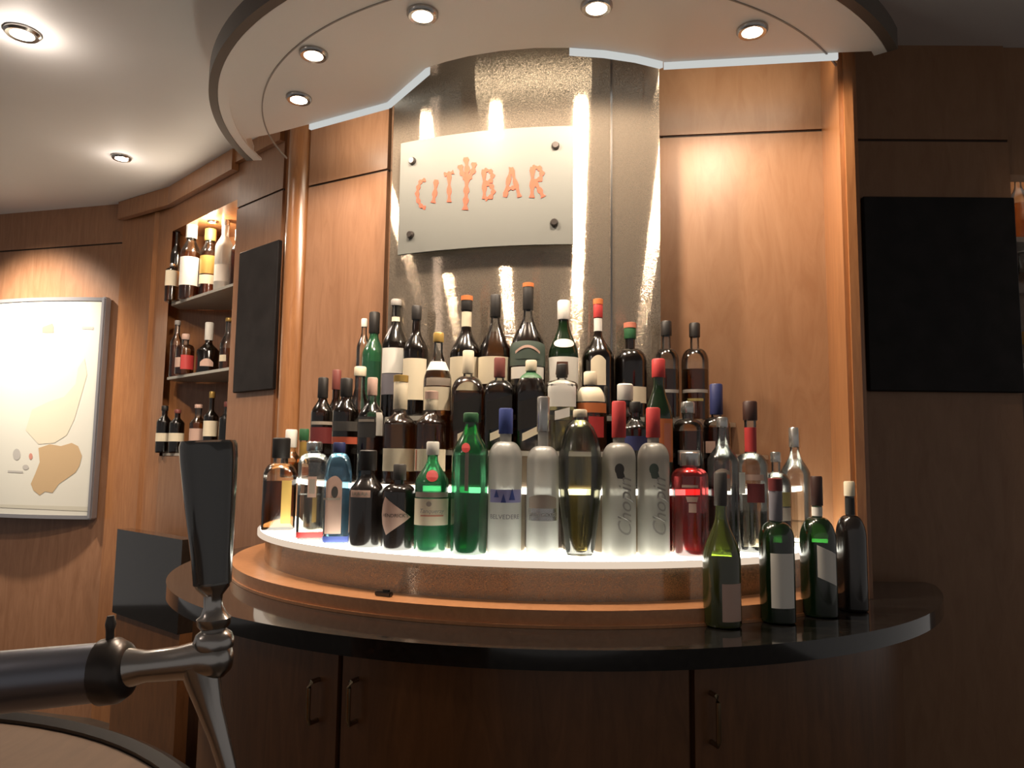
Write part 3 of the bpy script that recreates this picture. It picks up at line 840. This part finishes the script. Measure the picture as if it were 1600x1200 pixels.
# ---- second tier
T('B', 452, 'whisky_bottle', 'slim bottle with plain white cap behind the squat square bottle', 671, 30, 's', 'clear', 702, 720, ('white', 699, 18), ('amber', 722), r=.728)
T('B', 472, 'whisky_bottle', 'slim bottle with green cap and gold neck foil at the left end', 670, 30, 's', 'clear', 712, 728, ('green', 688, 15), ('amber', 730), [(690, 714, 'gold', -2.5, 2.5, {'name': 'neck_foil'})], r=.738)
T('B', 499, 'whisky_bottle', 'dark bottle with black capsule and maroon label in the left row', 590, 34, 's', 'brown', 622, 646, ('black', 622, 16), ('dark', 650), [(668, 693, 'maroon', -1.2, 1.2), (659, 664, 'taupe', -1.1, 1.1)])
T('B', 520, 'whisky_bottle', 'dark bottle with red brown stopper left of the orange label strip', 578, 30, 's', 'brown', 622, 648, ('plum', 609, 14), ('dark', 650), [(660, 665, 'grey', -1.1, 1.1)], r=.700)
T('B', 536, 'whisky_bottle', 'dark bottle with black capsule and orange red label strip', 591, 40, 's', 'brown', 620, 645, ('black', 620, 19), ('dark', 650), [(683, 694, 'orangered', -1.3, 1.3), (659, 674, 'darkgrey', -1.2, 1.2)])
T('B', 577, 'whisky_bottle', 'bottle with pale pink foil neck and dark label left of the cream labels', 590, 42, 's', 'clear', 624, 652, ('pink', 618, 16), ('dark', 660), [(652, 684, 'darkgrey', -1.2, .3), (645, 681, 'white', .35, .95), (656, 660, 'taupe', -1.1, .2, {'eps': .0014, 'name': 'label_print'})])
T('B', 622, 'whisky_bottle', 'amber whisky with gold topped cream capsule and cream label', 587, 50, 's', 'clear', 642, 664, ('cream', 640, 22, 'gold', 597), ('amber', 664), [(701, 736, 'cream', -1.3, 1.3)])
T('B', 671, 'whisky_bottle', 'amber whisky with pink topped cream capsule and cream label', 612, 48, 's', 'clear', 642, 664, ('cream', 641, 20, 'pink', 624), ('amber', 664), [(702, 736, 'cream', -1.3, 1.3), (703, 735, 'coral', -1.12, -.98, {'eps': .0015, 'name': 'label_print'})])
T('B', 993, 'rum_bottle', 'dark bottle with navy label half hidden between the two red capsule vodkas', 628, 46, 's', 'brown', 652, 672, ('black', 645, 18), ('dark', 672), [(682, 704, 'navy', -1.2, 1.2)])
T('B', 1030, 'whisky_bottle', 'green necked bottle with tall red cap and orange label', 561, 44, 's', 'bottlegreen', 600, 655, ('red', 590, 21), ('dark', 660), [(655, 722, 'orange', -.3, 1.2), (662, 715, 'coral', .35, .9, {'eps': .0015, 'name': 'label_print'})])
T('B', 1076, 'whisky_bottle', 'dark amber bottle with clear stopper and pale lower label', 628, 48, 'r', 'clear', 655, 672, ('silver', 646, 22), ('dark', 674), [(707, 726, 'grey', -.7, .8), (704, 708, 'white', -.7, .8)])
T('B', 1121, 'rum_bottle', 'bottle with dark blue capsule against the right wood panel', 600, 42, 'r', 'clear', 652, 668, ('navy', 648, 20), ('dark', 668), [(690, 708, 'pink', -.9, -.1)])
# ---- third tier
T('C', 557, 'whisky_bottle', 'slim pale bottle with cream stopper left of the clear white label bottle', 573, 26, 's', 'clear', 605, 630, ('cream', 588, 19), ('amber', 640))
T('C', 680, 'whisky_bottle', 'amber bottle with gold cap and white neck label under the left part of the sign', 520, 44, 's', 'clear', 548, 596, ('gold', 535, 17), ('amber', 575), [(566, 580, 'white', -1.3, 1.3, {'name': 'neck_label'}), (592, 604, 'taupe', -.9, 1.1), (606, 642, 'cream', -1.2, 1.1)])
for xx, ww, tp, ck, cb_, lk, lab, lc, sl in ((728, 52, 548, 'cream', 584, 'amber', 'square whisky with cream capsule and slanted black label', 'black', 14), (778, 48, 559, 'plum', 590, 'dark', 'square dark whisky with red brown cap and slanted black label', 'black', 12),
                                 (828, 46, 563, 'cream', 580, 'dark', 'square dark whisky with cream cap and pale slanted label strip', 'black', 12), (877, 50, 569, 'black', 590, 'straw', 'square bottle with black cap and big white label in the third row', 'white', 0)):
    lbs = [(624 if lc == 'black' else 594, 668 if lc == 'black' else 638, lc, -.72, .72, {'slant': sl}), (672, 684, 'cream', -.5, .5, {'slant': sl})]
    if lc == 'white': lbs = [(594, 637, 'white', -.75, .75), (641, 655, 'white', -.4, .45, {'slant': 6})]
    elif xx == 828: lbs.insert(0, (581, 592, 'green', -1.6, 1.6, {'name': 'neck_label'}))
    T('C', xx, 'whisky_bottle', lab, tp, ww, 'q', 'clear', cb_ + 4, 618 if lc == 'black' else 604, (ck, cb_, 18), (lk, 612), lbs)
T('C', 922, 'whisky_bottle', 'bottle with cream capsule above an orange band and red label', 581, 52, 'r', 'clear', 604, 628, ('cream', 602, 21), ('amber', 634), [(631, 646, 'orange', -1.2, 1.2), (606, 629, 'cream', -1.0, 1.0), (652, 684, 'red', -.1, .9)])
T('C', 977, 'whisky_bottle', 'bottle with white ribbed cap behind the red capsule of the portrait vodka', 600, 42, 's', 'brown', 632, 655, ('white', 626, 25), ('dark', 660))
# ---- top tier
T('D', 561, 'whisky_bottle', 'slim clear bottle with small white cap at the far left of the top row', 498, 22, 's', 'clear', 520, 545, ('white', 511, 10), ('amber', 575), r=.600)
T('D', 577, 'whisky_bottle', 'green bottle with slim black capsule at the left of the top row', 488, 36, 's', 'green', 524, 556, ('black', 521, 17), ('dark', 566))
T('D', 611, 'whisky_bottle', 'bottle with large white label over a blue grey label', 468, 42, 's', 'clear', 500, 545, ('grey', 478, 17), ('dark', 536), [(546, 585, 'white', -1.1, 1.1), (586, 618, 'bluegrey', -1.1, 1.1), (496, 503, 'cream', -1, 1, {'name': 'neck_label'})])
T('D', 644, 'whisky_bottle', 'dark bottle with cream label beside the blue grey label bottle', 478, 40, 's', 'brown', 515, 550, ('black', 500, 16), ('dark', 545), [(562, 626, 'cream', -1.2, 1.0)])
T('D', 724, 'whisky_bottle', 'brown bottle with orange topped black capsule and cream neck label', 463, 50, 's', 'brown', 512, 556, ('black', 486, 18, 'orange', 470), ('dark', 540), [(488, 511, 'cream', -1.5, 1.5, {'name': 'neck_label'}), (560, 612, 'cream', -1.3, 1.3)])
T('D', 770, 'whisky_bottle', 'amber bottle with long black capsule under the sign', 461, 52, 's', 'clear', 497, 556, ('black', 496, 17), ('amber', 520), [(560, 602, 'cream', -1.3, 1.2)])
T('D', 822, 'whisky_bottle', 'tallest bottle of the top row with grey green label and arched lettering', 443, 56, 's', 'clear', 488, 548, ('black', 485, 17, 'orange', 449), ('dark', 505), [(536, 574, 'greengrey', -1.35, 1.35, {'arch': 4}), (576, 594, 'white', -1.1, 1.1), (554, 564, 'greengrey', -.7, .7, {'eps': .0014, 'name': 'label_print'})],
  polys=[([(802 + i * 4, 552 - 9 * math.sin(PI * i / 10)) for i in range(11)] + [(842 - i * 4, 556 - 9 * math.sin(PI * i / 10)) for i in range(11)], 'pink', 'label_print')])
T('D', 879, 'whisky_bottle', 'green whisky bottle with white cap, oval neck label and big white label', 470, 47, 's', 'bottlegreen', 503, 556, ('white', 500, 20), None, [(560, 642, 'white', -1.35, 1.35)], polys=[(oval(880, 539, 17, 7), 'white', 'neck_label'), ([(869, 568), (886, 568), (887, 588), (867, 588)], 'brown', 'label_print')])
T('D', 934, 'whisky_bottle', 'dark bottle with red capsule, white neck band and narrow arched cream label', 468, 50, 's', 'brown', 520, 560, ('red', 497, 15, 'orange', 476), ('dark', 545), [(498, 518, 'white', -2.0, 2.0, {'name': 'neck_label'}), (558, 604, 'cream', -.45, .5, {'arch': 8})])
T('D', 985, 'whisky_bottle', 'broad dark bottle with green capsule and pink top', 505, 52, 'r', 'brown', 545, 568, ('green', 530, 19, 'coral', 513), ('dark', 560), [(606, 631, 'cream', .05, 1.2)])
T('D', 1043, 'liqueur_bottle', 'clear necked bottle with black cap and dark contents by the column edge', 502, 38, 'r', 'clear', 545, 566, ('black', 525, 17), ('dark', 578), [(610, 615, 'grey', -1.1, 1.1)], r=.598)
T('D', 1088, 'liqueur_bottle', 'clear necked bottle with black cap at the right end of the top row', 505, 42, 'r', 'clear', 545, 566, ('black', 527, 17), ('dark', 578), [(610, 615, 'grey', -1.1, 1.1), (624, 628, 'olive', -.6, .6)], r=.598)

# ---- wine bottles standing on the granite
WG = 'wine bottles on the granite worktop'
def wine(x, base, *a, **kw):
    p = at_z(x, base, Z_CT); return bottle('wine_bottle', a[0], Vector((p.x, p.y)), Z_CT + .0003, x, *a[1:], group=WG, **kw)
wine(1129, 978, 'green wine bottle with sloping shoulders and brown label, leftmost on the granite', 738, 57, 's', 'winegreen', 800, 872, ('darkgrey', 790, 20), ('wine', 872), [(908, 966, 'pink', .0, 1.2)])
wine(1216, 972, 'green wine bottle with white label and dark capsule on the granite', 748, 52, 'r', 'bottlegreen', 815, 842, ('bluegrey', 813, 20, 'maroon', 767), ('wine', 850), [(862, 946, 'white', -.35, 1.1)])
wine(1281, 962, 'dark wine bottle with white neck band and slanting white label', 744, 53, 'r', 'bottlegreen', 808, 845, ('darkbrown', 790, 18), ('wine', 850), [(792, 806, 'white', -2, 2, {'name': 'neck_label'}), (856, 905, 'white', -.05, 1.15, {'slant': -14})])
wine(1333, 954, 'almost black wine bottle with pale cork top, rightmost on the granite', 752, 44, 'r', 'black', 805, 840, ('cream', 775, 16), None, [(778, 804, 'black', -3, 3, {'name': 'neck_foil'})])

# ------------------------------------------------------------------ niche shelves and their bottles
SHZ = [EYE + .70, EYE + .352, EYE + .002]
SL = ['top glass shelf of the left bottle niche', 'middle glass shelf of the left bottle niche', 'bottom glass shelf of the left bottle niche']
for z, lb in zip(SHZ, SL):
    bm = bmesh.new(); poly_prism(bm, [(-1.600, 3.440), (-1.150, 3.008), (-1.165, 3.10), (-1.262, 3.525), (-1.600, 3.525)], z - .012, z)
    o = link('glass_shelf', bm, SHELFG, None, False); tag(o, lb, 'shelf', 'glass shelves of the niche')
NG = ['bottles on the top niche shelf', 'bottles on the middle niche shelf', 'bottles on the bottom niche shelf']
def nb(sh, x, Y, *a, **kw):
    p = at_d(x, 500, Y); return bottle(a[0], a[1], Vector((p.x, Y)), SHZ[sh] + .0003, x, *a[2:], group=NG[sh], **kw)
nb(0, 270, 3.46, 'spirit_bottle', 'dark bottle with red cap at the back left of the top niche shelf', 354, 18, 's', 'brown', 380, 400, ('red', 362, 9), ('dark', 395))
nb(0, 265, 3.41, 'spirit_bottle', 'short bottle with cream label at the left end of the top niche shelf', 412, 20, 'r', 'clear', 419, 424, ('silver', 417, 9), ('amber', 424), [(424, 448, 'cream', -1.3, 1.3)])
nb(0, 292, 3.36, 'whisky_bottle', 'bottle with tall white capsule and white label on the top niche shelf', 346, 30, 's', 'clear', 374, 396, ('white', 373, 17), ('amber', 396), [(404, 448, 'white', -1.3, 1.3)])
nb(0, 322, 3.36, 'whisky_bottle', 'bottle with gold capsule and tan label on the top niche shelf', 358, 28, 's', 'clear', 378, 396, ('gold', 377, 18), ('amber', 396), [(402, 430, 'gold', -1.3, 1.3), (432, 446, 'cream', -1.3, 1.3)])
nb(0, 345, 3.28, 'vodka_bottle', 'tallest bottle of the niche with silver cap and white label', 336, 28, 's', 'frost', 366, 388, ('silver', 353, 13), None, [(416, 442, 'white', -1.3, 1.3)])
nb(0, 369, 3.24, 'whisky_bottle', 'amber bottle with cream capsule next to the niche side on the top shelf', 359, 26, 's', 'clear', 378, 394, ('cream', 377, 16), ('amber', 392))
nb(1, 278, 3.44, 'spirit_bottle', 'slim clear bottle with grey cap on the middle niche shelf', 501, 18, 's', 'clear', 520, 535, ('grey', 508, 9), ('amber', 540))
nb(1, 292, 3.34, 'spirit_bottle', 'bottle with red label on the middle niche shelf', 522, 28, 'r', 'clear', 538, 546, ('pink', 531, 12), ('amber', 548), [(556, 578, 'red', -.4, 1.2), (560, 575, 'pink', -1.3, -.45)])
nb(1, 328, 3.32, 'spirit_bottle', 'dark bottle with white neck and arched tan label on the middle niche shelf', 504, 34, 's', 'brown', 535, 550, ('white', 532, 13), ('dark', 550), [(562, 574, 'pink', -.7, .5, {'arch': 6})])
nb(1, 359, 3.22, 'spirit_bottle', 'clear bottle with gold cap by the niche side on the middle shelf', 497, 26, 's', 'clear', 518, 540, ('gold', 503, 13), ('amber', 545), [(556, 566, 'cream', -1.2, -.2)])
nb(2, 266, 3.42, 'spirit_bottle', 'dark bottle with cream label at the left of the bottom niche shelf', 634, 22, 's', 'brown', 648, 660, ('black', 642, 10), ('dark', 660), [(677, 690, 'cream', -1.4, 1.4)])
nb(2, 286, 3.37, 'spirit_bottle', 'dark bottle with wide cream label second from left on the bottom niche shelf', 640, 22, 's', 'brown', 652, 662, ('plum', 646, 10), ('dark', 662), [(677, 690, 'cream', -1.4, 1.4)])
nb(2, 318, 3.32, 'spirit_bottle', 'amber bottle with tan label in the middle of the bottom niche shelf', 632, 24, 's', 'clear', 650, 662, ('pink', 638, 12), ('amber', 655), [(670, 690, 'pink', -1.3, 1.3)])
nb(2, 338, 3.25, 'spirit_bottle', 'bottle with tall cream label on the bottom niche shelf', 612, 22, 's', 'brown', 640, 652, ('gold', 622, 9), ('dark', 652), [(658, 682, 'cream', -1.3, 1.3)])
nb(2, 362, 3.20, 'spirit_bottle', 'dark bottle beside the niche side on the bottom shelf', 628, 22, 's', 'brown', 645, 655, ('plum', 636, 10), ('dark', 655))

# dark granite fronted low unit below the niche
a = at_wall(176, 880, FARL, L195)
unit = thing('low_side_unit', 'low dark panelled unit below the left bottle niche', 'cabinet', (-1.55, 3.36, 0))
zt_ = EYE - .335
q0 = Vector((-1.70, 3.397)); q1 = Vector((-1.24, 3.005)); dq = (q1 - q0).normalized(); nq = Vector((dq.y, -dq.x))
U = [q0 + nq * .06, q1 + nq * .06, q1, q0]
bm = bmesh.new(); poly_prism(bm, [(v.x + 1.55, v.y - 3.36) for v in U], zt_ - .36, zt_); link('dark_front', bm, GRANITE, unit, False)
U = [q0 + nq * .05 + dq * .02, q1 + nq * .05, q1, q0 + dq * .02]
bm = bmesh.new(); poly_prism(bm, [(v.x + 1.55, v.y - 3.36) for v in U], 0, zt_ - .361); link('base', bm, WOODK, unit, False)

# ------------------------------------------------------------------ poster on the far left wall
pR = at_wall(164, 640, FARL, L195); zt = at_wall(166, 467, FARL, L195).z; zb = at_wall(152, 811, FARL, L195).z
dW = (Vector(L195) - Vector(FARL)).normalized(); nW = Vector((dW.y, -dW.x))
PW = .92; rz = math.atan2(dW.y, dW.x)
org = Vector((pR.x, pR.y)) - dW * PW / 2
poster = thing('bowed_map_poster', 'large framed map poster bowing out from the left wall under a bright light', 'poster', (org.x + nW.x * .004, org.y + nW.y * .004, zb), rz)
PH = zt - zb; BOW = .075
def bow(u): return -(.016 + BOW * (1 - (2 * u / PW) ** 2))
bm = bmesh.new(); n = 24
def bowed(bm, u0, u1, z0, z1, f, th=.004, n=24):
    g = []
    for i in range(n + 1):
        u = u0 + (u1 - u0) * i / n
        g.append([bm.verts.new((u, f(u), z0)), bm.verts.new((u, f(u), z1)), bm.verts.new((u, f(u) + th, z1)), bm.verts.new((u, f(u) + th, z0))])
    for A, B in zip(g[:-1], g[1:]):
        for k in range(4): bm.faces.new((A[k], B[k], B[(k + 1) % 4], A[(k + 1) % 4]))
    bm.faces.new(g[0]); bm.faces.new(g[-1][::-1])
bowed(bm, -PW / 2 + .012, PW / 2 - .012, .012, PH - .012, bow); link('sheet', bm, pbr('poster_paper', (.66, .66, .60), .5), poster, True)
FR = pbr('grey_poster_frame', (.33, .33, .36), .3, .5)
for s in (-1, 1):
    bm = bmesh.new(); box(bm, (s * (PW / 2 - .010), -.022, PH / 2), (.026, .044, PH)); bmesh.ops.bevel(bm, geom=bm.edges[:], offset=.006, segments=2, affect='EDGES')
    link('frame_side', bm, FR, poster, True)
for z in (0, PH - .018):
    bm = bmesh.new(); g = []
    pts_ = [(u, bow(u) - .004) for u in [(-PW / 2 + .02) + (PW - .04) * i / 24 for i in range(25)]] + [(PW / 2 - .02, -.002), (-PW / 2 + .02, -.002)]
    poly_prism(bm, pts_, z, z + .018); link('frame_rail', bm, FR, poster, False)
def on_sheet(px, py):
    r = ray(px, py); R_ = Matrix.Rotation(-rz, 2); q = R_ @ Vector((r.x, r.y)); o2 = R_ @ Vector((-poster.location.x, -poster.location.y))
    kk = 3.6 / r.y
    for _ in range(12):
        u = o2.x + q.x * kk; kk = (bow(max(-PW / 2, min(PW / 2, u))) - .0012 - o2.y) / q.y
    return (o2.x + q.x * kk, o2.y + q.y * kk, EYE + r.z * kk - zb)
def art(pts_, mat, nm):
    b2 = bmesh.new(); b2.faces.new([b2.verts.new((x, y, 0)) for x, y in pts_])
    xs = [p[0] for p in pts_]; v = min(xs) + 6
    while v < max(xs):
        bmesh.ops.bisect_plane(b2, geom=b2.verts[:] + b2.edges[:] + b2.faces[:], plane_co=(v, 0, 0), plane_no=(1, 0, 0)); v += 6
    bm = bmesh.new(); mp = {vv: bm.verts.new(on_sheet(vv.co.x, vv.co.y)) for vv in b2.verts}
    for f in b2.faces: bm.faces.new([mp[vv] for vv in f.verts])
    b2.free(); link(nm, bm, mat, poster, False)
LAND = pbr('poster_land', (.50, .36, .21), .6); LAND2 = pbr('poster_pale_land', (.66, .62, .50), .6); PINKM = pbr('poster_pink', (.55, .25, .20), .6); GREYM = pbr('poster_grey', (.45, .44, .42), .6)
art([(60, 700), (78, 694), (95, 697), (112, 692), (122, 697), (128, 712), (124, 728), (118, 738), (104, 748), (92, 756), (82, 770), (70, 768), (62, 774), (52, 766), (48, 756), (55, 740), (62, 722)], LAND, 'map_land')
art([(50, 640), (75, 628), (100, 620), (118, 600), (122, 575), (132, 560), (136, 585), (126, 620), (116, 655), (104, 680), (85, 692), (60, 694), (40, 672)], LAND2, 'map_land')
art(oval(26, 710, 6, 9, 12), GREYM, 'map_island'); art(oval(48, 713, 3, 5, 10), PINKM, 'map_island'); art(oval(40, 730, 5, 4, 10), GREYM, 'map_island')
art([(66, 511), (74, 508), (82, 505), (84, 511), (84, 520), (66, 520)], PINKM, 'emblem')
art([(128, 510), (146, 511), (146, 515), (128, 514)], GREYM, 'print_line'); art([(12, 735), (36, 736), (36, 739), (12, 738)], GREYM, 'print_line')
art([(0, 788), (142, 792), (142, 799), (0, 793)], pbr('poster_border', (.56, .55, .47), .6), 'print_band')

# ------------------------------------------------------------------ shelf at the right edge
bm = bmesh.new(); box(bm, (1.90, 2.18, EYE + 1.06), (.85, .06, .398)); structure('wall_right_header', bm, WOODD)
RSZ = [EYE + .72, EYE + .315, EYE - .10, EYE - .42]
bm = bmesh.new(); box(bm, (1.92, 2.72, Z_TOP / 2), (1.0, .05, Z_TOP)); structure('wall_right_niche', bm, WOODK)
for z, lb in zip(RSZ, ['highest glass shelf at the right edge of the photo', 'second glass shelf at the right edge of the photo', 'third glass shelf at the right edge of the photo', 'lowest glass shelf at the right edge of the photo']):
    bm = bmesh.new(); box(bm, (1.78, 2.50, z - .008), (.60, .38, .016)); o = link('glass_shelf', bm, SHELFG, None, False); tag(o, lb, 'shelf', 'glass shelves at the right edge')
def rb(z, x, Y, *a, **kw):
    p = at_d(x, 500, Y); return bottle(a[0], a[1], Vector((p.x, Y)), z + .0003, x, *a[2:], group='bottles at the right edge of the photo', **kw)
rb(RSZ[0], 1602, 2.42, 'spirit_bottle', 'bottle with pale cap on the highest shelf at the right edge', 265, 30, 's', 'clear', 290, 315, ('silver', 280, 12), ('amber', 320))
rb(RSZ[1], 1602, 2.42, 'spirit_bottle', 'clear bottle with gold label on the second shelf at the right edge', 375, 32, 's', 'clear', 410, 450, ('white', 395, 12), ('water', 460), [(520, 540, 'gold', -1.3, 1.3)])
rb(RSZ[2], 1602, 2.42, 'spirit_bottle', 'bottle with blue label on the third shelf at the right edge', 620, 34, 's', 'clear', 660, 690, ('black', 640, 12), ('water', 700), [(770, 786, 'blue', -1.3, 1.3)])
rb(RSZ[3], 1602, 2.42, 'spirit_bottle', 'bottle with large white label on the lowest shelf at the right edge', 798, 34, 's', 'clear', 825, 842, ('coral', 818, 16), ('water', 845), [(846, 905, 'white', -1.3, 1.3)])

# ------------------------------------------------------------------ guest side of the bar with the beer tap
BC = Vector((-.797, .465)); BR = .602; BZ = EYE - .36
bar = thing('round_bar_counter', 'curved brown bar top with thick black edge at the lower left', 'bar counter', (BC.x, BC.y, 0))
bm = bmesh.new(); lathe(bm, [(0, BZ - .03), (BR - .02, BZ - .03), (BR - .02, BZ), (0, BZ)], 96); link('bar_top', bm, BARTOP, bar, True)
bm = bmesh.new(); lathe(bm, [(BR - .0195, BZ - .034), (BR, BZ - .034), (BR + .008, BZ - .02), (BR + .006, BZ + .004), (BR - .006, BZ + .010), (BR - .0195, BZ + .005), (BR - .0195, BZ - .034)], 96); link('edge_trim', bm, BLACKM, bar, True)
bm = bmesh.new(); lathe(bm, [(0, 0), (BR - .12, 0), (BR - .12, BZ - .031), (0, BZ - .031)], 64); link('bar_body', bm, WOODK, bar, True)

TY = .70
tp = lambda x, y, Y=TY: at_d(x, y, Y)
k7 = TY / F
base = tp(330, 1030)
fx = tp(-240, 1090)
tap = thing('beer_tap', 'chrome beer tap with tall dark glass handle at the left foreground', 'beer tap', (fx.x, fx.y, BZ))
def rl(v): return Vector(v) - Vector((fx.x, fx.y, BZ))
zp = rl(tp(-240, 1088)).z
bm = bmesh.new(); lathe(bm, [(0, .0105), (.055, .0105), (.055, .018), (.036, .026), (.033, zp + .06), (.028, zp + .075), (0, zp + .08)], 32); link('font_column', bm, PIPE, tap)
bm = bmesh.new(); tube(bm, [(.02, 0, zp), rl(tp(-60, 1072)), rl(tp(158, 1050))], [47 * k7, 46 * k7, 43 * k7], 32); link('pipe', bm, PIPE, tap)
bm = bmesh.new(); tube(bm, [rl(tp(157, 1050)), rl(tp(160, 1050)), rl(tp(184, 1047)), rl(tp(198, 1045)), rl(tp(204, 1044))], [44 * k7, 48 * k7, 48 * k7, 40 * k7, 30 * k7], 32); link('collar', bm, DARKMETAL, tap)
bm = bmesh.new(); tube(bm, [rl(tp(172, 1012)), rl(tp(172, 985)), rl(tp(173, 975)), rl(tp(173, 962))], [6 * k7, 6 * k7, 8 * k7, 5 * k7], 14); link('flow_lever', bm, DARKMETAL, tap)
bm = bmesh.new(); tube(bm, [rl(tp(200, 1044)), rl(tp(206, 1043)), rl(tp(230, 1041)), rl(tp(280, 1036)), rl(tp(320, 1030)), rl(tp(345, 1026)), rl(tp(356, 1024)), rl(tp(362, 1023))], [30 * k7, 28 * k7, 23 * k7, 25 * k7, 30 * k7, 30 * k7, 22 * k7, 8 * k7], 28); link('faucet_body', bm, CHROME, tap)
bm = bmesh.new(); tube(bm, [rl(tp(312, 1036)), rl(tp(318, 1065)), rl(tp(328, 1105)), rl(tp(342, 1150)), rl(tp(355, 1198)), rl(tp(358, 1208))], [29 * k7, 25 * k7, 19 * k7, 15 * k7, 13 * k7, 12 * k7], 24); link('spout', bm, CHROME, tap)
bm = bmesh.new(); tube(bm, [rl(tp(334, 1012)), rl(tp(334, 1002)), rl(tp(334, 990)), rl(tp(334, 984)), rl(tp(334, 976)), rl(tp(334, 966)), rl(tp(334, 960)), rl(tp(333, 948)), rl(tp(333, 930)), rl(tp(333, 918)), rl(tp(332, 911))],
                       [28 * k7, 30 * k7, 26 * k7, 18 * k7, 24 * k7, 25 * k7, 19 * k7, 14 * k7, 14 * k7, 24 * k7, 26 * k7], 26); link('ferrule', bm, CHROME, tap)
bm = bmesh.new(); tube(bm, [rl(tp(332, 910)), rl(tp(331, 870)), rl(tp(329, 800)), rl(tp(327, 720)), rl(tp(326, 698)), rl(tp(326, 692))], [20 * k7, 23 * k7, 28 * k7, 33 * k7, 34 * k7, 33 * k7], 30)
h = link('handle', bm, pbr('smoked_handle_core', (.030, .032, .036), .3, coat=.2), tap)
bm = bmesh.new(); tube(bm, [rl(tp(332, 912)), rl(tp(331, 870)), rl(tp(329, 800)), rl(tp(327, 720)), rl(tp(326, 696)), rl(tp(326, 689))], [28 * k7, 30 * k7, 36 * k7, 42 * k7, 42.5 * k7, 40 * k7], 30)
link('clear_sleeve', bm, glass('acrylic_sleeve', (.80, .81, .80), .8, .16, (.45, .45, .44), 1, .08), h)
